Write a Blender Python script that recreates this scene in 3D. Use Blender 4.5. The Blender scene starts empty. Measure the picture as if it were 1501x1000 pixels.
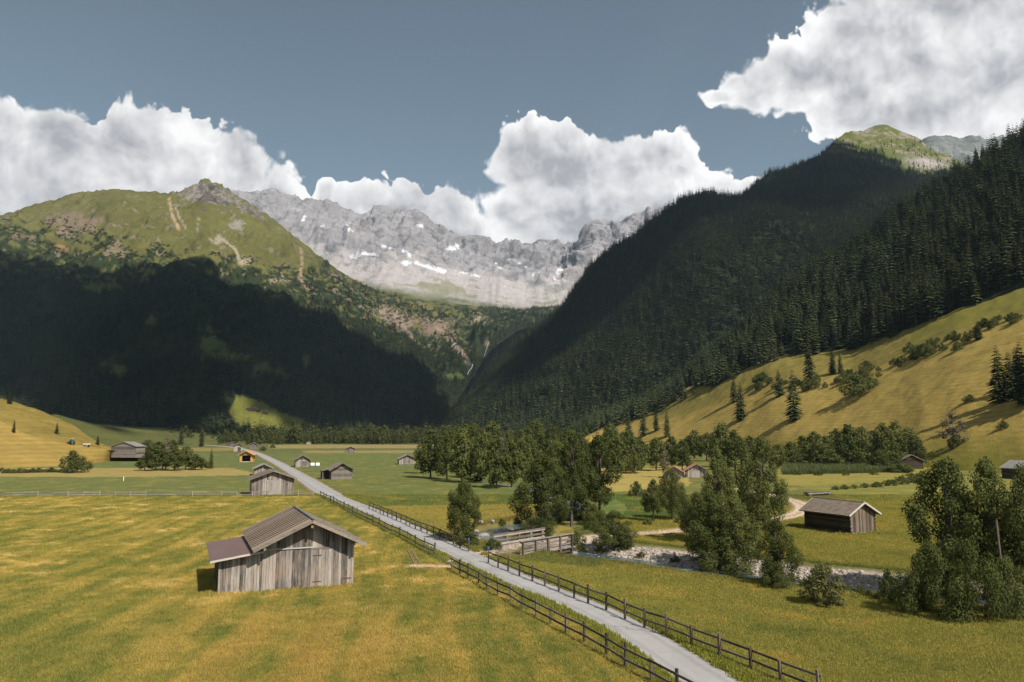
import bpy, math, random
import numpy as np
from mathutils import Vector, Matrix
from mathutils.bvhtree import BVHTree

SC = bpy.context.scene
COL = SC.collection
R = math.radians

# ------------------------------------------------------------------ camera, sun, sky, exposure
F_PX, CX, CY, HOR, CAM_H = 1100.0, 750.5, 500.0, 635.0, 12.0
TH = math.atan((HOR - CY) / F_PX)
cam = bpy.data.cameras.new('camera')
cam.sensor_width = 36.0
cam.lens = 36.0 * F_PX / 1501.0
cam.clip_start, cam.clip_end = 0.5, 40000
cam_o = bpy.data.objects.new('camera', cam)
COL.objects.link(cam_o)
cam_o.location = (0, 0, CAM_H)
cam_o.rotation_euler = (math.pi / 2 + TH, 0, 0)
SC.camera = cam_o

SUN_AZ, SUN_EL = 141.0, 46.0          # azimuth clockwise from +Y (the view direction)
SDIR = Vector((math.sin(R(SUN_AZ)) * math.cos(R(SUN_EL)), math.cos(R(SUN_AZ)) * math.cos(R(SUN_EL)), math.sin(R(SUN_EL))))
sun = bpy.data.lights.new('sun', 'SUN')
sun.energy, sun.angle, sun.color = 5.0, R(0.53), (1.0, 0.94, 0.84)
sun_o = bpy.data.objects.new('sun', sun)
COL.objects.link(sun_o)
sun_o.rotation_euler = SDIR.to_track_quat('Z', 'Y').to_euler()

vs = SC.view_settings
SC.display_settings.display_device = 'sRGB'
vs.view_transform, vs.look, vs.gamma, vs.use_curve_mapping = 'Standard', 'None', 1.0, False
vs.exposure = 0.36
cy = SC.cycles
cy.max_bounces, cy.diffuse_bounces, cy.glossy_bounces, cy.transmission_bounces, cy.transparent_max_bounces, cy.volume_bounces = 5, 2, 2, 3, 8, 0
cy.use_denoising = True
cy.caustics_reflective = cy.caustics_refractive = False


class NT:
    """small helper round a node tree"""
    def __init__(s, t): s.t = t
    def n(s, typ, ins=None, **kw):
        nd = s.t.nodes.new(typ)
        for k, v in kw.items(): setattr(nd, k, v)
        for k, v in (ins or {}).items():
            if isinstance(v, bpy.types.NodeSocket): s.t.links.new(v, nd.inputs[k])
            else: nd.inputs[k].default_value = v
        return nd
    def m(s, op, a, b=0.0, c=0.0, clamp=False):
        nd = s.n('ShaderNodeMath', {0: a, 1: b, 2: c}, operation=op, use_clamp=clamp)
        return nd.outputs[0]
    def v(s, op, a, b=(0, 0, 0), out=0):
        nd = s.n('ShaderNodeVectorMath', {0: a, 1: b}, operation=op)
        return nd.outputs[out]
    def mix(s, f, a, b, mode='MIX'):
        nd = s.t.nodes.new('ShaderNodeMix'); nd.data_type = 'RGBA'; nd.blend_type = mode
        for i, v in ((0, f), (6, a), (7, b)):
            if isinstance(v, bpy.types.NodeSocket): s.t.links.new(v, nd.inputs[i])
            else: nd.inputs[i].default_value = v if i == 0 else (*v[:3], 1)
        return nd.outputs[2]
    def rng(s, v, a, b, c=0.0, d=1.0, smooth=False):
        nd = s.n('ShaderNodeMapRange', {'Value': v, 'From Min': a, 'From Max': b, 'To Min': c, 'To Max': d})
        if smooth: nd.interpolation_type = 'SMOOTHSTEP'
        return nd.outputs[0]
    def noise(s, vec, scale, detail=4.0, rough=0.55, lac=2.0, dist=0.0, out='Fac'):
        nd = s.n('ShaderNodeTexNoise', {'Vector': vec, 'Scale': scale, 'Detail': detail, 'Roughness': rough, 'Lacunarity': lac, 'Distortion': dist})
        return nd.outputs[out]


    def noise2(s, vec, scale, detail=4.0, rough=0.55):
        return s.n('ShaderNodeTexNoise', {'Vector': vec, 'Scale': scale, 'Detail': detail, 'Roughness': rough}, noise_dimensions='2D').outputs['Fac']


# ---- pixel rays: (px, py) are positions in the 1501 x 1000 photograph, turned into places in the world
CT, ST = math.cos(TH), math.sin(TH)
def ray(px, py):
    a = (np.asarray(px, float) - CX) / F_PX; b = (CY - np.asarray(py, float)) / F_PX
    return a, CT - b * ST, ST + b * CT
def P(px, py, Y):
    x, y, z = ray(px, py)
    t = np.asarray(Y, float) / y
    return x * t, np.asarray(Y, float) + 0 * t, CAM_H + z * t
def FLAT(px, py, z=0.0):
    x, y, dz = ray(px, py)
    t = (z - CAM_H) / dz
    return np.array([x * t, y * t]).T
def PROJ(x, y, z):
    zc = np.asarray(z, float) - CAM_H
    fwd = np.asarray(y) * CT + zc * ST
    up = -np.asarray(y) * ST + zc * CT
    return CX + F_PX * np.asarray(x) / fwd, CY - F_PX * up / fwd

# ---- the sky: Nishita plus cumulus laid out by direction
world = bpy.data.worlds.new('World'); SC.world = world; world.use_nodes = True
wt = world.node_tree; wt.nodes.clear(); W = NT(wt)
sky = W.n('ShaderNodeTexSky', sky_type='NISHITA', sun_disc=False, sun_elevation=R(SUN_EL), sun_rotation=R(SUN_AZ),
          altitude=1200, air_density=1.0, dust_density=1.6, ozone_density=1.5)
SKY_STRENGTH = 0.075
tc = W.n('ShaderNodeTexCoord').outputs['Generated']
dirv = W.v('NORMALIZE', tc)
sep = W.n('ShaderNodeSeparateXYZ', {0: dirv})
az = W.m('ARCTAN2', sep.outputs[0], sep.outputs[1]); el = W.m('ARCSINE', sep.outputs[2])
azel = W.n('ShaderNodeCombineXYZ', {0: az, 1: el, 2: 0.0}).outputs[0]
wn = W.n('ShaderNodeTexNoise', noise_dimensions='2D', ins={'Vector': azel, 'Scale': 9.0, 'Detail': 3.0, 'Roughness': 0.6}).outputs['Color']
wv = W.v('SUBTRACT', wn, (0.5, 0.5, 0.5))
wsc = W.n('ShaderNodeVectorMath', {0: wv, 'Scale': 0.035}, operation='SCALE').outputs[0]
azw = W.v('ADD', azel, wsc)
BLOBS = [(-20,216,92,92),(75,222,82,88),(140,268,80,80),(198,222,72,86),(262,242,70,82),(340,268,75,82),(412,304,52,72),(100,330,260,95),(-170,250,170,110),
  (478,286,20,26),(520,318,60,52),(590,322,70,60),(660,330,60,60),(700,345,60,45),
  (766,232,52,66),(822,232,62,60),(870,242,55,52),(930,248,60,52),(985,242,54,60),(1040,290,52,46),(1085,305,50,42),(870,325,150,72),(765,305,55,60),(1000,325,110,50),(1140,268,24,12),
  (1060,140,34,13),(1085,120,26,18),(1110,132,50,44),(1170,112,66,70),(1240,82,86,98),(1250,150,86,66),(1340,60,140,140),(1340,165,140,85),(1450,80,150,160),(1470,185,140,80),(1620,110,210,180),(1300,-60,120,100),(1470,-90,220,130)]
acc = None
def azel_of(px, py):
    x, y, z = ray(px, py); n = math.sqrt(x * x + y * y + z * z)
    return math.atan2(x, y), math.asin(z / n)
for (bx, by, rx, ry) in BLOBS:
    a0, e0 = azel_of(bx, by)
    ra = rx / F_PX * math.cos(a0) ** 2 * 1.02; re = ry / F_PX * math.cos(e0) ** 2 * math.cos(a0)
    d = W.v('SUBTRACT', azw, (a0, e0, 0)); d = W.v('MULTIPLY', d, (1 / ra, 1 / re, 0))
    L = W.n('ShaderNodeVectorMath', {0: d}, operation='LENGTH').outputs['Value']
    val = W.m('SUBTRACT', 1.0, L)
    acc = val if acc is None else W.m('SMOOTH_MAX', acc, val, 0.12)
# elsewhere in the sky: loose cumulus of the same kind
gen = W.noise(dirv, 2.6, 2.0, 0.5)
gen = W.m('MULTIPLY_ADD', gen, 3.0, -1.72)
off = W.m('MAXIMUM', W.rng(W.m('ABSOLUTE', az), 0.75, 1.0), W.rng(el, 0.62, 0.85))
gen = W.m('SUBTRACT', gen, W.m('MULTIPLY', W.m('SUBTRACT', 1.0, off), 3.0))
acc = W.m('MAXIMUM', acc, gen)
acc = W.m('MINIMUM', acc, 0.75)
def detail(vec):
    f = W.noise2(vec, 15.0, 8.0, 0.60)
    vo = W.n('ShaderNodeTexVoronoi', {'Vector': vec, 'Scale': 32.0, 'Detail': 2.0, 'Roughness': 0.55}, feature='F1', voronoi_dimensions='2D').outputs['Distance']
    return W.m('ADD', W.m('MULTIPLY', W.m('SUBTRACT', f, 0.5), 1.5), W.m('MULTIPLY', W.m('SUBTRACT', 0.40, vo), 0.95))
det = detail(azw)
det2 = detail(W.v('ADD', azw, (0.005, 0.010, 0.0)))
amp = W.m('MULTIPLY', W.rng(acc, -0.05, 0.40, 0.66, 0.10), W.rng(acc, -0.30, -0.08, 0.0, 1.0))
dens = W.m('ADD', W.m('MULTIPLY', det, amp), W.m('ADD', acc, 0.20))
soft = W.rng(W.noise2(azel, 8.0, 2.0, 0.5), 0.42, 0.66, 0.07, 0.40)
mask = W.n('ShaderNodeMapRange', {'Value': dens, 'From Min': -0.02, 'From Max': soft}, interpolation_type='SMOOTHSTEP').outputs[0]
def lump(vec): return W.noise2(vec, 10.0, 4.0, 0.55)
relief = W.m('SUBTRACT', lump(azw), lump(W.v('ADD', azw, (0.012, 0.022, 0.0))))
big = W.noise2(azel, 5.0, 2.0, 0.5)
thick = W.rng(dens, 0.10, 0.80)
lit = W.m('ADD', W.m('MULTIPLY', relief, 1.7), W.m('MULTIPLY_ADD', big, 1.0, 0.40))
lit = W.m('ADD', lit, W.m('MULTIPLY', W.m('SUBTRACT', det, det2), 0.24))
lit = W.m('SUBTRACT', lit, W.m('MULTIPLY', thick, 0.48), clamp=True)
ccol = W.mix(lit, (0.35, 0.352, 0.375), (0.86, 0.85, 0.845))  # sunlit tops and grey shaded bodies of the cumulus are put into this colour
ccol = W.v('MULTIPLY', ccol, (1 / SKY_STRENGTH,) * 3)
hs = W.n('ShaderNodeHueSaturation', {'Saturation': 0.62, 'Value': 1.0, 'Color': sky.outputs[0]}).outputs[0]
skyc = W.v('MULTIPLY', hs, (0.86, 0.98, 0.94))
final = W.mix(mask, skyc, ccol)
bg = W.n('ShaderNodeBackground', {'Color': final, 'Strength': SKY_STRENGTH})
wo = W.n('ShaderNodeOutputWorld', {'Surface': bg.outputs[0]})

# ------------------------------------------------------------------ numpy noise and mesh helpers
_rs = np.random.RandomState(7)
_perm = np.tile(_rs.permutation(512), 2)
_grad = _rs.normal(size=(512, 3)); _grad /= np.linalg.norm(_grad, axis=1)[:, None]
def perlin(x, y, z=0.0):
    x, y, z = np.broadcast_arrays(np.asarray(x, float), np.asarray(y, float), np.asarray(z, float))
    xi, yi, zi = np.floor(x).astype(int), np.floor(y).astype(int), np.floor(z).astype(int)
    xf, yf, zf = x - xi, y - yi, z - zi
    fade = lambda t: t * t * t * (t * (t * 6 - 15) + 10)
    u, v, w = fade(xf), fade(yf), fade(zf)
    out = 0.0
    for i in (0, 1):
        for j in (0, 1):
            for k in (0, 1):
                h = _perm[(_perm[(_perm[(xi + i) & 511] + yi + j) & 511] + zi + k) & 511]
                g = _grad[h]
                d = g[..., 0] * (xf - i) + g[..., 1] * (yf - j) + g[..., 2] * (zf - k)
                out = out + d * (u if i else 1 - u) * (v if j else 1 - v) * (w if k else 1 - w)
    return out * 1.5
def fbm(x, y, z=0.0, octs=5, gain=0.5, ridged=False):
    s, a, t = 0.0, 1.0, 0.0
    for o in range(octs):
        f = 2.03 ** o
        n = perlin(x * f + o * 17.3, y * f - o * 5.1, np.asarray(z) * f + o * 3.7)
        if ridged: n = 1 - 2 * np.abs(n)
        s = s + a * n; t += a; a *= gain
    return s / t
def sstep(a, b, x):
    t = np.clip((x - a) / (b - a), 0, 1); return t * t * (3 - 2 * t)

KEXP = 1.30
def A(r, g, b, k=KEXP):
    """albedo of a surface that the sunlit photograph shows as this 8-bit colour"""
    c = np.array([r, g, b]) / 255.0
    return np.where(c <= 0.04045, c / 12.92, ((c + 0.055) / 1.055) ** 2.4) / (k * np.array([1.02, 1.0, 0.95]))

def tag(o, label=None, cat=None, group=None, kind=None):
    if label: o['label'] = label
    if cat: o['category'] = cat
    if group: o['group'] = group
    if kind: o['kind'] = kind
    return o
def link(name, me, parent=None, mat=None):
    o = bpy.data.objects.new(name, me); COL.objects.link(o)
    if parent is not None: o.parent = parent
    if mat is not None and len(me.materials) == 0: me.materials.append(mat)
    return o
def empty(name, loc=(0, 0, 0), rz=0.0):
    o = bpy.data.objects.new(name, None); COL.objects.link(o)
    o.empty_display_size = 0.3; o.location = loc; o.rotation_euler = (0, 0, rz)
    return o
def mesh_np(name, V, Fc, mats=(), col=None, smooth=False, mi=None):
    """mesh from numpy: V (n,3), Fc (m,k) or a list of such arrays"""
    Fl = Fc if isinstance(Fc, list) else [Fc]
    Fl = [np.asarray(f, np.int32) for f in Fl if len(f)]
    me = bpy.data.meshes.new(name)
    V = np.asarray(V, np.float32)
    me.vertices.add(len(V)); me.vertices.foreach_set('co', V.ravel())
    tot = sum(f.size for f in Fl); nf = sum(len(f) for f in Fl)
    me.loops.add(tot); me.loops.foreach_set('vertex_index', np.concatenate([f.ravel() for f in Fl]))
    me.polygons.add(nf)
    ln = np.concatenate([np.full(len(f), f.shape[1], np.int32) for f in Fl])
    me.polygons.foreach_set('loop_start', np.concatenate([[0], np.cumsum(ln)[:-1]]).astype(np.int32))
    for m_ in mats: me.materials.append(m_)
    if mi is not None: me.polygons.foreach_set('material_index', np.asarray(mi, np.int32))
    me.update(calc_edges=True)
    me.polygons.foreach_set('use_smooth', np.full(nf, smooth))
    if col is not None:
        a = me.attributes.new('col', 'FLOAT_COLOR', 'POINT')
        a.data.foreach_set('color', np.c_[col, np.ones(len(col))].astype(np.float32).ravel())
    return me
def grid_faces(nr, nc):
    i = np.arange(nr * nc).reshape(nr, nc)
    return np.stack([i[:-1, :-1], i[:-1, 1:], i[1:, 1:], i[1:, :-1]], -1).reshape(-1, 4)

class MB:
    """collects boxes, beams and tubes into one mesh"""
    def __init__(s): s.V = []; s.F = []; s.n = 0
    def add(s, V, F):
        s.V.append(np.asarray(V, float)); s.F.append([tuple(i + s.n for i in f) for f in F]); s.n += len(V); return s
    def box(s, x0, x1, y0, y1, z0, z1):
        V = [(x0,y0,z0),(x1,y0,z0),(x1,y1,z0),(x0,y1,z0),(x0,y0,z1),(x1,y0,z1),(x1,y1,z1),(x0,y1,z1)]
        return s.add(V, [(0,3,2,1),(4,5,6,7),(0,1,5,4),(1,2,6,5),(2,3,7,6),(3,0,4,7)])
    def prism(s, poly, y0, y1):
        n = len(poly)
        V = [(x, y0, z) for x, z in poly] + [(x, y1, z) for x, z in poly]
        F = [tuple(range(n)), tuple(range(2 * n - 1, n - 1, -1))] + [(i, n + i, n + (i + 1) % n, (i + 1) % n) for i in range(n)]
        return s.add(V, F)
    def tube(s, pts, rad, k=6, cap=True):
        pts = [Vector(p) for p in pts]; n = len(pts)
        rad = [rad] * n if not hasattr(rad, '__len__') else rad
        V = []
        for i, p in enumerate(pts):
            t = (pts[min(i + 1, n - 1)] - pts[max(i - 1, 0)]).normalized()
            a = t.cross(Vector((0, 0, 1)) if abs(t.z) < 0.9 else Vector((1, 0, 0))).normalized(); b = t.cross(a)
            for j in range(k):
                an = 2 * math.pi * j / k
                V.append(p + (a * math.cos(an) + b * math.sin(an)) * rad[i])
        F = [(i * k + j, i * k + (j + 1) % k, (i + 1) * k + (j + 1) % k, (i + 1) * k + j) for i in range(n - 1) for j in range(k)]
        if cap: F += [tuple(range(k - 1, -1, -1)), tuple((n - 1) * k + j for j in range(k))]
        return s.add(V, F)
    def mesh(s, name, mat=None):
        me = bpy.data.meshes.new(name)
        me.from_pydata(np.concatenate(s.V).tolist(), [], [f for q in s.F for f in q])
        if mat is not None: me.materials.append(mat)
        me.update(); return me
    def build(s, name, mat, parent=None): return link(name, s.mesh(name, mat), parent)

# ------------------------------------------------------------------ materials
def new_mat(name, rough=0.9, spec=0.2):
    m = bpy.data.materials.new(name); m.use_nodes = True
    t = NT(m.node_tree); b = m.node_tree.nodes['Principled BSDF']
    b.inputs['Roughness'].default_value = rough; b.inputs['Specular IOR Level'].default_value = spec
    return m, t, b
def bump(t, b, h, strength, dist):
    nd = t.n('ShaderNodeBump', {'Height': h, 'Strength': strength, 'Distance': dist})
    t.t.links.new(nd.outputs[0], b.inputs['Normal'])
def setc(t, b, c, key='Base Color'): t.t.links.new(c, b.inputs[key])

def mat_wood(name, c0, c1, vertical=True, spots=0.35):
    m, t, b = new_mat(name, 0.85, 0.15)
    pos = t.n('ShaderNodeNewGeometry').outputs['Position']
    if vertical: sc = (9, 9, 0.45)
    else: sc = (0.5, 0.5, 9)
    g = t.noise(t.v('MULTIPLY', pos, sc), 1.6, 6, 0.62)
    fine = t.noise(t.v('MULTIPLY', pos, tuple(3.5 * q for q in sc)), 2.0, 3, 0.6)
    rnd = t.n('ShaderNodeObjectInfo').outputs['Random']
    f = t.m('ADD', t.m('MULTIPLY', g, 1.5), t.m('MULTIPLY', fine, 0.6))
    f = t.m('ADD', f, t.m('MULTIPLY_ADD', rnd, 0.75, -0.98), clamp=True)
    c = t.mix(f, c0, c1)
    st = t.rng(t.noise(t.v('MULTIPLY', pos, (1.1, 1.1, 0.7)), 1.0, 4, 0.6), 0.52, 0.72)
    c = t.mix(t.m('MULTIPLY', st, spots), c, tuple(0.45 * q for q in c0))
    warm = t.rng(t.noise(pos, 0.8, 3, 0.5), 0.45, 0.7)
    c = t.mix(t.m('MULTIPLY', warm, 0.30), c, tuple(np.array(c1) * (0.95, 0.74, 0.55)))
    setc(t, b, c)
    bump(t, b, t.m('ADD', g, fine), 0.5, 0.02)
    return m
GREY0, GREY1 = (0.060, 0.050, 0.044), (0.45, 0.405, 0.365)
M_PLANK = mat_wood('weathered_plank', GREY0, GREY1, True)
M_BROWN = mat_wood('brown_plank', (0.050, 0.038, 0.029), (0.25, 0.195, 0.145), True)
M_LOG = mat_wood('weathered_log', (0.055, 0.047, 0.042), (0.30, 0.265, 0.235), False)
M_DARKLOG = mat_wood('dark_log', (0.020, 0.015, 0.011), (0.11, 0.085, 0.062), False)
M_RAIL = mat_wood('fence_wood', (0.030, 0.025, 0.022), (0.16, 0.13, 0.11), False)
M_POST = mat_wood('post_wood', (0.030, 0.025, 0.022), (0.18, 0.145, 0.12), True)
M_BRIDGE = mat_wood('bridge_wood', (0.10, 0.085, 0.075), (0.40, 0.35, 0.31), False)
M_BEAM = mat_wood('beam_wood', (0.10, 0.085, 0.07), (0.34, 0.29, 0.24), False)
M_PALE = mat_wood('pale_board', (0.30, 0.27, 0.24), (0.52, 0.48, 0.44), False, 0.15)
M_INNER = mat_wood('shaded_board', (0.020, 0.016, 0.013), (0.09, 0.075, 0.062), True)  # dark inner wood; also paints the shade of doorway and lean-to side
M_NEW = mat_wood('new_timber', (0.42, 0.24, 0.085), (0.60, 0.37, 0.15), True, 0.1)

def mat_roof(name, c0, c1, rowscale=5.0):
    m, t, b = new_mat(name, 0.8, 0.2)
    pos = t.n('ShaderNodeTexCoord').outputs['Object']
    n = t.noise(pos, 1.3, 5, 0.6); n2 = t.noise(t.v('MULTIPLY', pos, (rowscale, rowscale * 0.7, rowscale)), 2.2, 4, 0.65)
    rnd = t.n('ShaderNodeObjectInfo').outputs['Random']
    f = t.m('ADD', t.m('MULTIPLY', n, 0.8), t.m('MULTIPLY_ADD', n2, 1.0, -0.55))
    f = t.m('ADD', f, t.m('MULTIPLY_ADD', rnd, 0.35, -0.05), clamp=True)
    setc(t, b, t.mix(f, c0, c1)); bump(t, b, n2, 0.5, 0.03)
    return m
M_SHINGLE = mat_roof('weathered_shingle', (0.085, 0.067, 0.052), (0.34, 0.275, 0.215))
M_ROOFBOARD = mat_roof('roof_board', (0.15, 0.115, 0.085), (0.34, 0.265, 0.205))
M_METAL = mat_roof('brown_sheet', (0.125, 0.082, 0.078), (0.165, 0.112, 0.105), 0.6)
M_METAL.node_tree.nodes['Principled BSDF'].inputs['Roughness'].default_value = 0.62
M_RED = mat_roof('red_roof', (0.26, 0.095, 0.055), (0.44, 0.19, 0.11))
M_ORANGE = mat_roof('orange_roof', (0.40, 0.17, 0.09), (0.56, 0.27, 0.15))
M_GREYROOF = mat_roof('grey_roof', (0.12, 0.11, 0.105), (0.30, 0.275, 0.26))
M_RIDGE = mat_roof('ridge_tile', (0.07, 0.085, 0.10), (0.20, 0.22, 0.24))

def mat_plain(name, c, rough=0.7, var=0.15, scale=3.0):
    m, t, b = new_mat(name, rough, 0.3)
    n = t.noise(t.n('ShaderNodeTexCoord').outputs['Object'], scale, 4, 0.6)
    setc(t, b, t.mix(t.m('MULTIPLY', n, 1.0), tuple(q * (1 - var) for q in c), tuple(min(1, q * (1 + var)) for q in c)))
    return m
M_WHITE = mat_plain('white_paint', (0.72, 0.72, 0.70))
M_IRON = mat_plain('rusty_iron', (0.11, 0.05, 0.035), 0.8, 0.4, 9)
M_BLUE = mat_plain('blue_paint', (0.05, 0.10, 0.32))
M_GREEN = mat_plain('green_paint', (0.04, 0.20, 0.10), 0.4)
M_REDP = mat_plain('red_paint', (0.50, 0.06, 0.03), 0.4)
M_TYRE = mat_plain('tyre_rubber', (0.02, 0.02, 0.02), 0.9)
M_GLASS = mat_plain('cab_glass', (0.05, 0.07, 0.08), 0.1)
M_FILM = mat_plain('bale_film', (0.74, 0.75, 0.74), 0.35, 0.08)

def mat_vcol(name, nscale=(0.05, 0.5, 3.0), amp=(0.35, 0.35, 0.3), bumps=(0.4, 0.3), rough=0.95, sheen=0.0, rock=None):
    """surface whose colour is a per-vertex attribute broken up by noise in world space"""
    m, t, b = new_mat(name, rough, 0.1)
    col = t.n('ShaderNodeAttribute', attribute_name='col').outputs['Color']
    pos = t.n('ShaderNodeNewGeometry').outputs['Position']
    c = col; hs = []
    for s_, a_ in zip(nscale, amp):
        nz = t.noise(pos, s_, 5, 0.62); hs.append(nz)
        fac = t.m('MULTIPLY_ADD', t.m('SUBTRACT', nz, 0.5), 2.2 * a_, 1.0)
        c = t.n('ShaderNodeVectorMath', {0: c, 'Scale': fac}, operation='SCALE').outputs[0]
    setc(t, b, c)
    h = t.m('ADD', hs[-1], t.m('MULTIPLY', hs[-2], 1.5))
    bump(t, b, h, *bumps)
    return m
M_MEADOW = mat_vcol('meadow_grass', (0.12, 0.9, 5.0), (0.16, 0.30, 0.40), (0.8, 0.12))
M_HILL = mat_vcol('hill_grass', (0.03, 0.25, 1.6), (0.14, 0.22, 0.25), (0.7, 0.35))
M_ALP = mat_vcol('alpine_slope', (0.006, 0.03, 0.16), (0.16, 0.30, 0.36), (0.8, 6.0))
M_ROCK = mat_vcol('grey_rock_face', (0.005, 0.022, 0.09), (0.14, 0.30, 0.36), (0.9, 14.0))
M_FLOOR = mat_vcol('forest_floor', (0.01, 0.05, 0.3), (0.2, 0.2, 0.2), (0.6, 2.0))

m, t, b = new_mat('cloud_vapour', 1.0, 0.0); M_CLOUD = m
b.inputs['Base Color'].default_value = (0.85, 0.85, 0.86, 1)

# ------------------------------------------------------------------ terrain
def poly_d(px, py, pts):
    """distance to a polyline, with the parameter along it"""
    pts = np.asarray(pts, float); best = np.full(np.shape(px), 1e9); bt = np.zeros(np.shape(px)); side = np.zeros(np.shape(px))
    for i in range(len(pts) - 1):
        a, b = pts[i], pts[i + 1]; d = b - a; L2 = d @ d
        t = np.clip(((px - a[0]) * d[0] + (py - a[1]) * d[1]) / L2, 0, 1)
        dx, dy = px - a[0] - t * d[0], py - a[1] - t * d[1]
        q = np.hypot(dx, dy); m = q < best
        best = np.where(m, q, best); bt = np.where(m, i + t, bt)
        side = np.where(m, np.sign(d[0] * dy - d[1] * dx), side)
    return best, bt, side
def inpoly(x, y, pts):
    pts = np.asarray(pts, float); c = np.zeros(np.shape(x), bool); j = len(pts) - 1
    for i in range(len(pts)):
        xi, yi, xj, yj = *pts[i], *pts[j]
        if yi != yj: c ^= ((yi > y) != (yj > y)) & (x < (xj - xi) * (y - yi) / (yj - yi) + xi)
        j = i
    return c
def smooth_line(pts, n=8):
    pts = np.asarray(pts, float); out = []
    for i in range(len(pts) - 1):
        p0, p1, p2, p3 = pts[max(i - 1, 0)], pts[i], pts[i + 1], pts[min(i + 2, len(pts) - 1)]
        for k in range(n):
            t = k / n
            out.append(0.5 * (2 * p1 + (p2 - p0) * t + (2 * p0 - 5 * p1 + 4 * p2 - p3) * t * t + (3 * p1 - p0 - 3 * p2 + p3) * t ** 3))
    out.append(pts[-1]); return np.array(out)

# road, river and track: where the photograph shows them on the flat valley floor
_rp = [(1130,1055),(1040,1000),(890,905),(760,850),(655,802),(560,757),(482,724),(442,699),(398,674.5),(366,661),(328,654.5),(250,650)]
ROAD = smooth_line(FLAT(*np.array(_rp).T)); ROAD_W = np.repeat([3.0,3.0,3.0,3.1,3.3,3.6,4.7,4.4,4.6,5,6,6], 8)[:len(ROAD)]
_vp = [(1700,935),(1600,916),(1501,898),(1380,884),(1240,868),(1150,858),(1060,847),(980,836),(900,824),(830,814),(770,803),(738,797),(714,792),(710,785),(734,778.5),(770,771),(810,762),(838,750),(830,736),(790,722),(740,712),(690,706)]
RIVER = smooth_line(FLAT(*np.array(_vp).T, z=-0.6))
_tp = [(672,824),(700,815),(740,806),(790,797),(846,790),(880,786),(931,783),(1000,777.5),(1060,771),(1108,765.5),(1140,761),(1166,755),(1178,747),(1172,738),(1150,731),(1120,724),(1085,716)]
TRACK = smooth_line(FLAT(*np.array(_tp).T))

def gz(x, y):
    """height of the valley floor"""
    x = np.asarray(x, float); y = np.asarray(y, float)
    d, t, s = poly_d(x, y, RIVER)
    s = np.where(s == 0, 1, s)          # river runs from bottom right to far left: s>0 is the near bank
    wob = 0.7 * perlin(x * 0.12, y * 0.12, 3.0)
    dn = d + wob * 0.6
    near = sstep(2.0, 3.2, dn); far = 0.80 * sstep(1.3, 7.4, dn + wob) + 0.20 * sstep(7.0, 8.8, dn + wob)
    bank = np.where((s < 0) & (t < 84), far, near)
    base = 0.22 * fbm(x * 0.03, y * 0.03, 1.0, 3) + 0.05 * fbm(x * 0.25, y * 0.25, 5.0, 3)
    dr, _, _ = poly_d(x, y, ROAD)
    base = base * sstep(1.5, 6, dr)
    fade = sstep(900, 350, y)
    return base * bank - 1.15 * (1 - bank) * fade

pxs = np.unique(np.concatenate([np.linspace(-1500, -140, 70), np.arange(-140, 1640, 4.0), np.linspace(1640, 3000, 70)]))
Ys = 9.0 * 1.0108 ** np.arange(0, 500); Ys = Ys[Ys < 1950]
ang = (pxs - CX) / F_PX
GX = Ys[:, None] * ang[None, :]; GY = np.repeat(Ys[:, None], len(pxs), 1)
GZ = gz(GX, GY)

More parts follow.
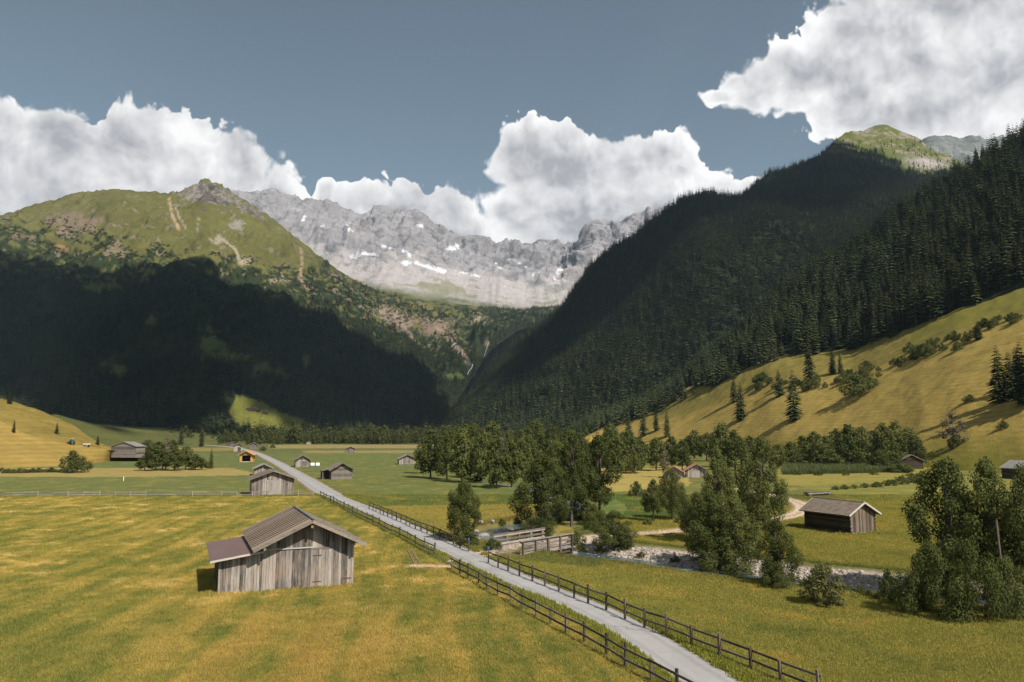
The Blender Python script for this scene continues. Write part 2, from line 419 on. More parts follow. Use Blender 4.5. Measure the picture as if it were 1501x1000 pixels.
def ground_col(X, Y):
    """colour of the grass, gravel and verges"""
    ppx, ppy = PROJ(X, Y, 0 * X)
    wx = ppx + 5 * perlin(X * 0.11, Y * 0.11, 9.) * np.clip(60 / Y, 0.15, 1) * 3; wy = ppy + 2.5 * perlin(X * 0.09, Y * 0.05, 2.) * np.clip(60 / Y, 0.2, 1)
    n1 = fbm(X * 0.05, Y * 0.05, 0.3, 4); n2 = fbm(X * 0.22, Y * 0.22, 4.3, 4); n3 = fbm(X * 0.9, Y * 0.9, 8.3, 3)
    c = np.zeros(np.shape(X) + (3,)) + A(110, 112, 48)
    def put(mask, col, f=1.0):
        nonlocal c
        m = np.asarray(mask, float)[..., None] * np.asarray(f)[..., None] if np.ndim(f) else np.asarray(mask, float)[..., None] * f
        c = c * (1 - m) + np.asarray(col) * m
    def quad(col, *pts, f=1.0): put(inpoly(wx, wy, pts), col, f)
    quad(A(100, 110, 52), (-2000, 600), (700, 600), (700, 700), (-2000, 700))
    quad(A(100, 104, 50), (180, 600), (660, 600), (660, 664), (180, 664))
    quad(A(150, 136, 78), (395, 652), (660, 652), (660, 657), (395, 657.5))
    quad(A(140, 128, 66), (240, 657), (360, 656), (350, 661), (240, 662))
    quad(A(146, 132, 72), (445, 660.5), (660, 660), (660, 664), (445, 664.5))
    quad(A(102, 112, 50), (405, 666), (680, 664), (680, 700), (470, 690))
    quad(A(108, 114, 52), (-2000, 700), (370, 698), (460, 728), (-2000, 729))
    quad(A(158, 142, 76), (-2000, 688), (340, 686), (380, 696), (200, 699), (-2000, 702))
    quad(A(104, 112, 48), (500, 688), (800, 690), (800, 745), (560, 745))
    quad(A(142, 132, 58), (540, 742), (800, 738), (860, 790), (640, 800))
    quad(A(96, 112, 46), (880, 728), (1010, 726), (1030, 768), (880, 768))
    quad(A(166, 150, 74), (870, 685), (1010, 683), (1010, 712), (870, 724))
    quad(A(132, 127, 50), (880, 764), (1060, 756), (1200, 735), (1600, 715), (1700, 1000), (880, 860))
    quad(A(124, 124, 50), (1150, 705), (1700, 690), (1700, 740), (1250, 735))
    quad(A(142, 134, 56), (1140, 690), (1380, 684), (1380, 703), (1140, 712))
    quad(A(132, 128, 52), (700, 815), (1300, 880), (1700, 930), (1700, 1400), (1150, 1400))
    # near meadow left of the road: mown strips of gold and green
    lm = inpoly(wx, wy, [(-2000, 728), (465, 728), (660, 832), (1010, 1000), (1100, 1100), (-2000, 1400)])
    sx = X + 0.10 * Y + 1.6 * perlin(X * 0.05, Y * 0.05, 7.)
    stripe = 0.5 + 0.5 * np.sin(sx * 1.5 + 1.3 * perlin(sx * 0.2, Y * 0.02, 2.)) 
    fine_ = perlin(sx * 1.1, Y * 0.09, 5.0)
    gold = np.clip(0.50 + 0.34 * (stripe - 0.5) + 0.85 * n2 + 0.5 * n1 + 0.6 * n3 + 0.45 * fine_, 0, 1)
    cm = A(112, 116, 44)[None] * (1 - gold[..., None]) + A(166, 147, 66)[None] * gold[..., None]
    put(lm, cm)
    rust = np.exp(-((wx - 430) / 190) ** 2 - ((wy - 965) / 75) ** 2) * np.clip(0.5 + 1.2 * stripe + n2 - 0.4, 0, 1)
    put(lm, A(158, 132, 62), np.clip(rust * 0.6, 0, 1))
    grn = np.exp(-((wx - 60) / 130) ** 2 - ((wy - 960) / 60) ** 2) + np.exp(-((wx - 560) / 60) ** 2 - ((wy - 880) / 22) ** 2)
    put(lm, A(92, 104, 34), np.clip(grn * 0.6 * (0.7 + n2), 0, 1))
    put(lm, A(200, 176, 108), sstep(0.22, 0.5, n2 + 0.5 * n3) * sstep(1000, 760, wy) * 0.7)
    # everywhere: dry and lush patches
    put(~lm, A(164, 142, 60), sstep(0.05, 0.55, n2 + 0.6 * n3) * 0.6 * sstep(640, 300, Y))
    put(~lm, A(74, 92, 34), sstep(0.08, 0.6, -n2 - 0.4 * n3) * 0.5)
    # river bed and banks
    d, t, s = poly_d(X, Y, RIVER)
    dd = d + 0.8 * n2
    put((s < 0) & (t < 84) & (Y < 130), A(176, 160, 140), sstep(8.6, 7.0, dd))
    put(Y < 130, A(120, 112, 96), sstep(2.6, 2.0, dd))
    put(((s > 0) | (t >= 84)) & (Y < 130), A(98, 92, 44), sstep(5.2, 3.2, dd) * 0.6)
    put((s < 0) & (t < 84) & (Y < 130), A(86, 92, 34), sstep(11, 9, dd) * sstep(7.2, 8.2, dd) * 0.7)
    # verges and the gravel track
    dr, tr, _ = poly_d(X, Y, ROAD)
    w = np.interp(tr, np.arange(len(ROAD_W)), ROAD_W)
    e = dr - w / 2
    put(e < 1.6, A(84, 96, 34), sstep(1.5, 0.4, e + 0.5 * n3) * 0.7)
    put(e < 0.8, A(158, 126, 84), sstep(0.55, 0.15, e + 0.35 * n3))
    dt, tt, _ = poly_d(X, Y, TRACK)
    wheel = np.exp(-((dt - 0.85 - 0.15 * n3) / 0.62) ** 2)
    put(tt > 0.5, A(206, 188, 160), np.clip(1.25 * wheel + 0.45 * sstep(1.5, 0.8, dt), 0, 1) * sstep(12, 4, np.abs(tt - 60) * 0 + 0) if False else np.clip(1.3 * wheel + 0.4 * sstep(1.3, 0.6, dt + 0.4 * n3), 0, 1))
    # bare spot by the field gate
    gx, gy = FLAT(628, 831)
    put(True, A(206, 184, 150), np.clip(1.3 - np.hypot((X - gx) / 2.6, (Y - gy) / 0.9) + 1.2 * n3, 0, 1) * (np.hypot(X - gx, Y - gy) < 6))
    return np.clip(c * (1.02, 0.97, 1.0) + (0.004, 0.004, 0.012), 0.005, 0.9)
gc = ground_col(GX, GY)
g_me = mesh_np('meadow', np.stack([GX, GY, GZ], -1).reshape(-1, 3), grid_faces(len(Ys), len(pxs)), [M_MEADOW], gc.reshape(-1, 3), True)
GROUND = tag(link('meadow', g_me), kind='structure')
# the plain runs on under and beyond the hills
far_me = mesh_np('valley_floor', [(-8900, -650, -3.2), (8900, -650, -3.2), (8900, 9400, -3.2), (-8900, 9400, -3.2)], np.array([(0, 1, 2, 3)]), [M_FLOOR], np.tile(A(80, 90, 40), (4, 1)))
tag(link('valley_floor', far_me), kind='structure')

BV = []
def add_bvh(V, Fq): BV.append(BVHTree.FromPolygons(V.tolist(), Fq.tolist()))
add_bvh(np.stack([GX, GY, GZ], -1).reshape(-1, 3), grid_faces(len(Ys), len(pxs)))

def strip(name, rows, cols, nv, mat, disp=None, colf=None, back=(300, -150, 700, -420), smooth=6, tree_drop=0.0, px_step=3.0):
    """a hillside: each row is a list of (px, py, Y) corners read off the photograph with their real distance; the
    rows are joined from the foot to the crest, roughened, and carried over the crest and down the far side"""
    pxv = np.arange(cols[0], cols[1] + 0.1, px_step)
    RW = []
    for r in rows:
        r = np.array(r, float)
        py = np.interp(pxv, r[:, 0], r[:, 1]); Y = np.interp(pxv, r[:, 0], r[:, 2])
        RW.append(np.stack(P(pxv, py, Y), -1))
    out = []; vv = []
    for k in range(len(RW) - 1):
        for j in range(nv[k]):
            t = j / nv[k]; out.append(RW[k] * (1 - t) + RW[k + 1] * t); vv.append(k + t)
    out.append(RW[-1]); vv.append(len(RW) - 1)
    G = np.array(out); vv = np.array(vv)
    for _ in range(smooth):
        G[1:-1] = 0.5 * G[1:-1] + 0.25 * (G[:-2] + G[2:])
    for _ in range(2):
        G[:, 1:-1] = 0.5 * G[:, 1:-1] + 0.25 * (G[:, :-2] + G[:, 2:])
    if tree_drop:
        G[..., 2] -= tree_drop * sstep(0, len(RW) - 1, vv)[:, None]
    nrm = np.cross(np.gradient(G, axis=1), np.gradient(G, axis=0)); nrm /= np.linalg.norm(nrm, axis=-1)[..., None] + 1e-9
    if disp is not None:
        G = G + disp(G, vv[:, None] + 0 * G[..., 0], nrm) * sstep(0.0, 0.22, vv)[:, None, None] * sstep(0, 12, np.arange(G.shape[1]))[None, :, None]
    # over the crest
    ridge = G[-1]; hd = ridge[:, :2] / np.linalg.norm(ridge[:, :2], axis=1)[:, None]
    for i in range(0, len(back), 2):
        b = ridge.copy(); b[:, :2] += hd * back[i]; b[:, 2] = np.maximum(b[:, 2] + back[i + 1] * (np.clip((ridge[:, 2] + 0.5) / 40, 0, 1) if back[i + 1] > 0 else 1), -3)
        G = np.concatenate([G, b[None]]); vv = np.append(vv, vv[-1] + 0.2)
    nr, nc = G.shape[:2]
    fc = grid_faces(nr, nc)
    col = colf(G, vv[:, None] + 0 * G[..., 0]) if colf else np.tile(A(90, 95, 40), (nr * nc, 1)).reshape(nr, nc, 3)
    me = mesh_np(name, G.reshape(-1, 3), fc, [mat], np.clip(col, 0.004, 0.9).reshape(-1, 3), True)
    o = tag(link(name, me), kind='structure')
    add_bvh(G.reshape(-1, 3), fc)
    return dict(o=o, G=G, F=fc, vv=vv, px=pxv)

def foot(*pp, z=-0.5):
    return [(px, py, float(FLAT(px, py, z)[1])) for px, py in pp]
def rough(amps):
    def f(G, v, N):
        d = 0
        for a, s, o, rd in amps:
            d = d + a * (fbm(G[..., 0] / s, G[..., 1] / s, G[..., 2] / s * 0.6 + o, 4, 0.5, rd) - (0.3 if rd else 0))
        return N * d[..., None]
    return f

# -- golden hillside on the right
def c_right(G, v):
    px, py = PROJ(G[..., 0], G[..., 1], G[..., 2]); X, Y, Z = G[..., 0], G[..., 1], G[..., 2]
    n = fbm(X * .03, Y * .03, Z * .03, 4); n2 = fbm(X * .15, Y * .15, Z * .15, 4)
    c = A(158, 134, 66) * (1 + 0.12 * n[..., None])
    def put(m, q):
        nonlocal c
        m = np.clip(m, 0, 1)[..., None]; c = c * (1 - m) + q * m
    put(sstep(-0.05, 0.4, n2 + 0.5 * n) * 0.7, A(126, 114, 56))
    contour = 0.5 + 0.5 * np.sin(Z * 3.4 + 4 * n + 1.5 * n2)
    put(contour * 0.6, A(180, 154, 84))
    put(sstep(0.2, 0.5, n2) * sstep(0.25, 0.8, v) * 0.6, A(92, 84, 40))
    put(sstep(0.18, 0.0, v + 0.1 * n2), A(122, 118, 46))
    up = sstep(0, 14, (700 - 0.75 * (px - 1100)) * 0 + (np.interp(px, [850, 1000, 1100, 1180, 1280, 1400, 1501, 1650], [640, 618, 580, 566, 548, 500, 470, 420]) - py))
    put(up * (0.55 + 0.5 * n2), A(100, 98, 42))
    put(((px > 1330) & (py < np.interp(px, [1330, 1501], [505, 450]))) * 0.8, A(126, 120, 50))
    return c
HR = strip('right_hillside', [
    foot((840, 653), (900, 655), (950, 657.5), (1050, 662), (1150, 669), (1250, 677), (1350, 687), (1420, 693), (1501, 700), (1700, 716)),
    [(840, 652, 700), (895, 630, 800), (960, 611, 740), (1060, 570, 650), (1130, 541, 605), (1180, 532, 580), (1250, 524, 540), (1330, 496, 490), (1400, 466, 455), (1501, 432, 420), (1700, 350, 380)],
    ], (840, 1700), (100,), M_HILL, rough([(1.6, 30, 0, False), (0.5, 8, 4, False)]), c_right, back=(25, 8, 60, 18, 120, -60), smooth=10, px_step=3)

# -- golden knolls on the left
def c_left(tone, shade=A(118, 104, 46)):
    def f(G, v):
        X, Y, Z = G[..., 0], G[..., 1], G[..., 2]
        n = fbm(X * .03, Y * .03, Z * .05, 4); n2 = fbm(X * .12, Y * .12, Z * .3, 4)
        m = np.clip(0.35 + n + 0.9 * n2, 0, 1)[..., None]
        c = tone * (1 - m) + shade * m
        lines = 0.5 + 0.5 * np.sin(Z * 4.0 + 3 * n)
        return c * (1 + 0.16 * (lines[..., None] - 0.5))
    return f
strip('green_apron', [foot((-420, 662), (0, 661), (160, 659), (240, 656), (340, 652), (420, 650)),
    [(-420, 640, 620), (0, 636, 640), (50, 622, 650), (80, 610, 660), (136, 624, 700), (200, 629, 800), (300, 634, 900), (420, 649, 1000)],
    [(-420, 640, 900), (0, 632, 950), (50, 616, 960), (80, 606, 980), (136, 621, 1000), (200, 626, 1080), (300, 630, 1180), (420, 649, 1200)]],
    (-420, 420), (24, 30), M_HILL, rough([(1.5, 60, 0, False)]), c_left(A(100, 100, 54), A(84, 86, 46)), back=(80, -2, 300, -12, 500, -80))
strip('rear_knoll', [foot((-420, 676), (0, 676), (100, 674), (150, 670), (186, 662)),
    [(-420, 560, 500), (-60, 583, 500), (0, 584, 500), (18, 588, 500), (34, 593, 500), (68, 606, 495), (102, 622, 490), (136, 644, 480), (150, 651, 475), (186, 661, 480)]],
    (-420, 186), (40,), M_HILL, rough([(1.3, 22, 0, False), (0.5, 7, 3, False)]), c_left(A(152, 130, 66)), back=(15, -1.5, 40, -8, 90, -40), smooth=4)
strip('golden_slope', [foot((-420, 694), (0, 688.5), (60, 687), (110, 684), (160, 678), (210, 672.5), (250, 667)),
    [(-420, 560, 290), (-100, 592, 300), (0, 617, 305), (29, 632, 305), (68, 644, 308), (97, 650, 310), (125, 654, 318), (175, 661, 325), (215, 665, 330), (250, 665, 360)]],
    (-420, 250), (46,), M_HILL, rough([(0.8, 25, 0, False), (0.3, 6, 3, False)]), c_left(A(166, 138, 72), A(142, 122, 62)), back=(15, -1, 45, -6, 110, -40), smooth=4)

# -- near forested spur on the right
def c_floor(G, v):
    X, Y, Z = G[..., 0], G[..., 1], G[..., 2]
    n = fbm(X * .01, Y * .01, Z * .01, 4)[..., None]
    return A(44, 50, 28) * (1 + 0.3 * n)
SPUR = strip('forest_spur', [
    [(840, 646, 870), (895, 631, 810), (960, 612, 750), (1060, 571, 660), (1130, 542, 615), (1180, 533, 590), (1250, 525, 550), (1330, 497, 500), (1400, 467, 465), (1501, 433, 430), (1700, 351, 390)],
    [(840, 640, 1200), (940, 616, 1000), (1000, 562, 950), (1070, 500, 900), (1130, 450, 880), (1200, 395, 860), (1280, 345, 840), (1340, 306, 820), (1390, 268, 820), (1425, 246, 800), (1460, 224, 790), (1501, 204, 770), (1560, 168, 750), (1700, 100, 720)]],
    (840, 1700), (80,), M_FLOOR, rough([(9, 110, 0, False), (3, 35, 3, False)]), c_floor, back=(120, -20, 300, -120, 500, -400), smooth=4, px_step=6)

# -- main forested mountainside on the right, running back to the green summit
def c_main(G, v):
    px, py = PROJ(G[..., 0], G[..., 1], G[..., 2]); X, Y, Z = G[..., 0], G[..., 1], G[..., 2]
    n = fbm(X * .006, Y * .006, Z * .006, 5); n2 = fbm(X * .03, Y * .03, Z * .03, 4)
    c = A(42, 50, 30) * (1 + 0.3 * n[..., None])
    top = summit_mask(px, py, n, n2)
    g = A(112, 112, 56) * (1 - np.clip(0.5 + n2, 0, 1)[..., None]) + A(86, 94, 46) * np.clip(0.5 + n2, 0, 1)[..., None]
    rk = sstep(0.12, 0.3, n2 + 0.7 * n + 0.12 * sstep(212, 185, py))
    g = g * (1 - rk[..., None]) + A(150, 138, 120) * rk[..., None]
    scree = np.exp(-((px - 1358) / 26) ** 2 - ((py - 239 - 0.12 * (px - 1358)) / 6) ** 2)
    g = g * (1 - np.clip(1.6 * scree, 0, 1)[..., None]) + A(176, 166, 156) * np.clip(1.6 * scree, 0, 1)[..., None]
    return c * (1 - top[..., None]) + g * top[..., None]
def summit_mask(px, py, n, n2):
    edge = np.interp(px, [1190, 1215, 1250, 1290, 1330, 1345, 1400, 1470, 1560], [200, 204, 216, 222, 246, 258, 252, 262, 300])
    return sstep(5, -5, py - edge + 14 * n2 + 10 * n) * (px > 1185)
MAIN = strip('forest_mountainside', [
    [(560, 644, 1700), (620, 644, 1550), (700, 645, 1300), (800, 647, 1120), (900, 648, 1000), (1000, 600, 1090), (1100, 520, 1150), (1200, 455, 1160), (1300, 390, 1160), (1400, 335, 1150), (1501, 290, 1100), (1700, 230, 1100)],
    [(560, 642, 1850), (620, 640, 1750), (700, 600, 1700), (760, 560, 1620), (830, 520, 1580), (900, 480, 1500), (960, 440, 1430), (1030, 385, 1400), (1100, 350, 1430), (1160, 330, 1520), (1220, 300, 1700), (1280, 282, 1800), (1340, 272, 1850), (1400, 265, 1850), (1501, 255, 1700), (1700, 200, 1600)],
    [(560, 640, 2100), (600, 637, 2050), (640, 624, 2080), (690, 568, 2120), (750, 508, 2150), (800, 474, 2180), (830, 456, 2200), (845, 423, 2150), (862, 392, 2100), (885, 372, 2050), (930, 352, 2000), (985, 308, 1950), (1005, 292, 1950), (1040, 287, 1950), (1060, 290, 1960), (1085, 290, 2000), (1110, 270, 2030), (1130, 254, 2050), (1170, 243, 2150), (1200, 224, 2280), (1215, 208, 2330), (1235, 190, 2500), (1250, 186, 2550), (1268, 184, 2600), (1285, 181, 2700), (1298, 185, 2700), (1310, 193, 2700), (1325, 201, 2700), (1343, 206, 2680), (1352, 212, 2660), (1362, 220, 2650), (1390, 230, 2620), (1420, 238, 2550), (1501, 250, 2400), (1700, 260, 2300)]],
    (560, 1700), (70, 70), M_ALP, rough([(55, 420, 0, False), (16, 110, 3, False), (5, 34, 6, True)]), c_main, back=(150, -60, 500, -250, 900, -700), smooth=3, px_step=3.2)

# -- far grey-green peak behind the saddle
strip('distant_peak', [[(1300, 300, 3600), (1501, 300, 3600), (1650, 300, 3600)],
    [(1300, 260, 4300), (1335, 226, 4300), (1352, 209, 4300), (1362, 204, 4300), (1385, 203, 4300), (1410, 206, 4350), (1440, 206, 4350), (1480, 200, 4400), (1650, 215, 4500)]],
    (1300, 1650), (90,), M_ROCK, rough([(50, 300, 0, True), (15, 80, 5, True)]),
    lambda G, v: A(104, 110, 100) * (1 - np.clip(0.4 + 1.3 * fbm(G[..., 0] * .01, G[..., 1] * .01, G[..., 2] * .02, 4), 0, 1)[..., None]) + A(150, 148, 145) * np.clip(0.4 + 1.3 * fbm(G[..., 0] * .01, G[..., 1] * .01, G[..., 2] * .02, 4), 0, 1)[..., None],
    px_step=1.5)

# -- the big mountain on the left: dark forest below, alpine pasture and gullies above
def line_d(px, py, *pts): return poly_d(px, py, pts)[0]
LEFT_FOREST_TOP = ([-400, 0, 60, 110, 200, 250, 290, 330, 400, 440, 470, 500, 540, 600, 640, 690, 760, 860], [400, 392, 400, 408, 418, 400, 394, 410, 440, 452, 455, 470, 480, 500, 520, 520, 470, 455])
def c_leftmt(G, v):
    px, py = PROJ(G[..., 0], G[..., 1], G[..., 2]); X, Y, Z = G[..., 0], G[..., 1], G[..., 2]
    n = fbm(X * .004, Y * .004, Z * .004, 5); n2 = fbm(X * .018, Y * .018, Z * .018, 5); n3 = fbm(X * .06, Y * .06, Z * .06, 3)
    c = A(108, 104, 58) * (1 + 0.22 * n[..., None])
    def put(m, q):
        nonlocal c
        m = np.clip(m, 0, 1)[..., None]; c = c * (1 - m) + q * m
    put(0.7 * sstep(-.1, .5, n2), A(84, 86, 46))
    streak = fbm(X * .012, Y * .003, Z * .002, 4); put(0.55 * sstep(.12, .4, streak) * sstep(1.3, 1.7, v), A(128, 116, 84)); put(0.5 * sstep(.15, .45, -streak), A(74, 78, 42))
    # mountain pine and juniper mats
    shrub = sstep(0.0, 0.10, n2 + 0.45 * n3 + 0.5 * n - 0.10 + 0.35 * sstep(np.interp(px, [0, 100, 200, 330, 400, 470, 560], [318, 318, 350, 372, 380, 395, 430]) - 4, np.interp(px, [0, 100, 200, 330, 400, 470, 560], [318, 318, 350, 372, 380, 395, 430]) + 30, py) - 0.5 * sstep(12, -12, py - np.interp(px, [0, 100, 200, 330, 400, 470, 560], [318, 318, 350, 372, 380, 395, 430])))
    put(shrub * 0.92, A(44, 56, 34))
    east = sstep(445, 475, px + 0.25 * (py - 400) + 30 * n2) * sstep(0.0, 0.06, n2 + 0.5 * n3 + 0.12)
    put(east * 0.9, A(42, 54, 34))
    # bare rock: summit pyramid, cliffs below it, broken ground
    rk = np.exp(-((px - 305) / 34) ** 2 - ((py - 283) / 15) ** 2) * 1.5 + np.exp(-((px - 350) / 55) ** 2 - ((py - 303 - 0.35 * (px - 350)) / 8) ** 2)
    put(sstep(0.3, 0.6, rk * 0.8 + 1.3 * n2 + 0.6 * n3), A(104, 98, 90)); put(sstep(0.3, 0.6, rk * 0.8 + 1.3 * n2 + 0.6 * n3) * sstep(0.05, 0.3, streak + n3), A(142, 134, 124)); put(sstep(0.3, 0.6, rk * 0.8 + 1.3 * n2) * sstep(0.1, 0.4, -streak - n3), A(62, 62, 60))
    for (bx, by, rx, ry, q) in ((345, 330, 16, 7, A(150, 142, 130)), (110, 325, 40, 16, A(128, 112, 92)), (90, 362, 12, 5, A(150, 118, 84)), (170, 368, 14, 7, A(136, 122, 98)),
                                (318, 352, 12, 5, A(160, 150, 128)), (355, 385, 10, 6, A(170, 155, 130)), (405, 412, 12, 5, A(150, 140, 115)),
                                (565, 458, 26, 10, A(150, 132, 112)), (595, 470, 30, 14, A(140, 122, 104)), (640, 480, 30, 14, A(136, 118, 100)), (700, 468, 16, 6, A(150, 138, 110)), (620, 450, 24, 6, A(120, 112, 70)), (30, 345, 14, 5, A(120, 108, 84))):
        put(sstep(0.35, 0.7, np.exp(-((px - bx) / rx) ** 2 - ((py - by) / ry) ** 2) + 1.3 * n2 + 0.6 * n3), q)
    for pts, w, q in ((((248, 292), (253, 318), (262, 335)), 3.2, A(176, 150, 118)), (((255, 298), (262, 318), (274, 336)), 1.6, A(160, 145, 125)), (((293, 312), (289, 338)), 1.8, A(150, 142, 112)),
                      (((441, 365), (443, 385), (439, 408), (452, 425)), 2.6, A(168, 142, 116)), (((318, 345), (345, 365), (350, 380)), 2.4, A(172, 158, 132)),
                      (((560, 452), (585, 470), (610, 500)), 2.2, A(150, 132, 112)), (((640, 480), (668, 505), (688, 530), (690, 548)), 3.0, A(156, 132, 112)), (((716, 500), (708, 525)), 4, A(128, 112, 100)),
                      (((662, 500), (690, 540)), 2, A(180, 168, 158))):
        dd = line_d(px + 3 * n3, py + 2 * n3, *pts); put(sstep(w, w * 0.4, dd + 2.0 * n2), q)
    fl = np.interp(px, *LEFT_FOREST_TOP)
    put(sstep(-6, 10, py - fl + 22 * n2), A(44, 52, 31))
    for (bx, by, rx, ry) in CLEAR:
        put(sstep(1.1, 0.8, np.hypot((px - bx) / rx, (py - by) / ry) + 2.2 * n2 + 0.8 * n3), A(88, 96, 48))
    put(inpoly(px + 8 * n2, py + 8 * n2, KNOLL), A(118, 116, 52))
    return c
KNOLL = [(334, 606), (347, 579), (372, 584), (405, 600), (440, 614), (474, 630), (400, 636), (352, 624)]
CLEAR = [(305, 500, 18, 22), (335, 520, 24, 10), (400, 545, 26, 9), (172, 540, 16, 14), (222, 470, 9, 7), (327, 452, 6, 5), (150, 420, 20, 5), (450, 528, 7, 14), (665, 552, 14, 5)]
def d_left(G, v, N):
    X, Y, Z = G[..., 0], G[..., 1], G[..., 2]
    big = fbm(X / 520, Y / 520, 0.3 + Z / 900, 4)
    rib = fbm(X / 150, Y / 420, Z / 420, 5, 0.5, True) - 0.3
    fine = fbm(X / 40, Y / 70, Z / 60, 4, 0.55, True) - 0.3
    px, py = PROJ(X, Y, Z)
    crest = np.exp(-((px - 310) / 60) ** 2) * sstep(1.6, 1.95, v)
    return N * ((80 * big * sstep(2.0, 1.5, v) + 60 * rib * sstep(2.02, 1.7, v) + 12 * fine)[..., None]) + np.stack([0 * X, 0 * X, 22 * crest * fine], -1)
LEFT = strip('left_mountain', [
    [(-500, 644, 1250), (0, 643, 1300), (200, 643, 1350), (400, 643, 1450), (600, 644, 1700), (640, 640, 1900), (690, 556, 2500), (720, 512, 2700), (760, 484, 3000), (830, 468, 3400), (900, 462, 3500)],
    [(-500, 440, 2300), (0, 402, 2250), (100, 405, 2250), (200, 405, 2300), (300, 398, 2330), (400, 430, 2350), (500, 478, 2380), (600, 520, 2480), (640, 536, 2520), (690, 535, 2620), (720, 500, 2800), (760, 475, 3200), (830, 463, 3600), (900, 458, 3700)],
    [(-500, 340, 3300), (-150, 345, 3300), (0, 317, 3200), (30, 308, 3180), (60, 298, 3150), (85, 292, 3120), (105, 285, 3100), (130, 282, 3100), (160, 278, 3100), (190, 280, 3120), (215, 282, 3150), (240, 283, 3180), (262, 283, 3200), (272, 280, 3220), (285, 274, 3250), (297, 267, 3250), (303, 265, 3250), (312, 268, 3250), (325, 276, 3250), (345, 288, 3300), (372, 304, 3300), (400, 322, 3300), (430, 346, 3300), (460, 370, 3300), (480, 386, 3300), (500, 400, 3300), (530, 417, 3350), (560, 430, 3400), (620, 441, 3600), (660, 446, 3750), (700, 450, 3900), (770, 456, 4100), (830, 457, 4200), (900, 452, 4250)]],
    (-500, 900), (90, 90), M_ALP, d_left, c_leftmt, back=(100, -60, 400, -300, 900, -800), smooth=3, px_step=2.6)

# -- the grey head of the valley: scree bowl, snow patches and rock wall
def d_grey(G, v, N):
    X, Y, Z = G[..., 0], G[..., 1], G[..., 2]
    w = sstep(0.75, 1.15, v) * (0.55 + 0.45 * sstep(2.0, 1.85, v))
    butt = fbm(X / 620, Y / 900, Z / 1600, 4, 0.5, True) - 0.25
    rib = fbm(X / 150, Y / 300, Z / 620, 5, 0.55, True) - 0.3
    strat = fbm(X / 400 + Z / 260, Y / 400, Z / 70, 4, 0.5, True) - 0.3
    fan = fbm(X / 170, Y / 2000, Z / 2600, 4, 0.5) 
    crag = fbm(X / 60, Y / 80, Z / 110, 4, 0.6, True) - 0.3
    tops = sstep(1.9, 2.0, v)
    return N * ((w * (150 * butt + 62 * rib + 26 * strat + 22 * crag) + (1 - w) * 55 * fan)[..., None]) + np.stack([0 * X, 0 * X, 9 * tops * crag], -1)
def c_grey(G, v):
    px, py = PROJ(G[..., 0], G[..., 1], G[..., 2]); X, Y, Z = G[..., 0], G[..., 1], G[..., 2]
    n = fbm(X * .0016, Y * .0016, Z * .003, 5); n2 = fbm(X * .008, Y * .008, Z * .012, 5); n3 = fbm(X * .03, Y * .03, Z * .03, 3)
    st = fbm(X * .003 + Z * .004, Y * .003, Z * .02, 5)
    rockc = A(160, 155, 155) * (1 + 0.32 * (n + st)[..., None])
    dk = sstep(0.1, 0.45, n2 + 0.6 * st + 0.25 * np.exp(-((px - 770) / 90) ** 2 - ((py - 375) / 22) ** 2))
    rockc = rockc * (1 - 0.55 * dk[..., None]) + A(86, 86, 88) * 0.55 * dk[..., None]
    scr = A(188, 179, 174) * (1 + 0.16 * n2[..., None] + 0.2 * fbm(X / 60, Y / 1500, Z / 2200, 3)[..., None])
    gr = sstep(0.05, 0.4, n2 + n + 0.4 * np.exp(-((px - 640) / 80) ** 2 - ((py - 425) / 16) ** 2) - 0.1)
    scr = scr * (1 - 0.75 * gr[..., None]) + A(136, 132, 96) * 0.75 * gr[..., None]
    w = sstep(0.86, 1.10, v + 0.5 * n2 + 0.25 * n)
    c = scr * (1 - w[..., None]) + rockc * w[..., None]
    snow = np.zeros_like(px)
    for pts, wd in ((((515, 375), (535, 370), (560, 378)), 4.0), (((590, 383), (615, 388), (650, 397)), 4.6), (((655, 366), (672, 361)), 5.0), (((600, 375), (590, 366)), 2), (((668, 398), (700, 404)), 2.6),
                    (((744, 381), (752, 380)), 2.4), (((762, 386), (770, 392)), 2), (((776, 404), (790, 400)), 2.6), (((508, 328), (513, 340)), 1.3), (((442, 325), (447, 315)), 1.1), (((610, 329), (618, 331)), 1.6), (((826, 382), (812, 408)), 2.0), (((720, 383), (735, 393)), 1.6), (((903, 350), (925, 345)), 1.8), (((480, 333), (470, 331)), 1.2), (((560, 360), (580, 366)), 1.4)):
        snow = np.maximum(snow, sstep(wd, wd * 0.3, line_d(px + 5 * n3, py + 3 * n2, *pts) + 5.5 * n2 + 6.0 * n3 + 0.9))
    c = c * (1 - snow[..., None]) + np.array([0.66, 0.68, 0.72]) * snow[..., None]
    low = sstep(10, -6, (np.interp(px, [500, 600, 700, 780, 830, 900], [410, 432, 446, 458, 452, 440])) - py + 12 * n2)
    return c * (1 - low[..., None]) + A(92, 96, 50) * low[..., None]
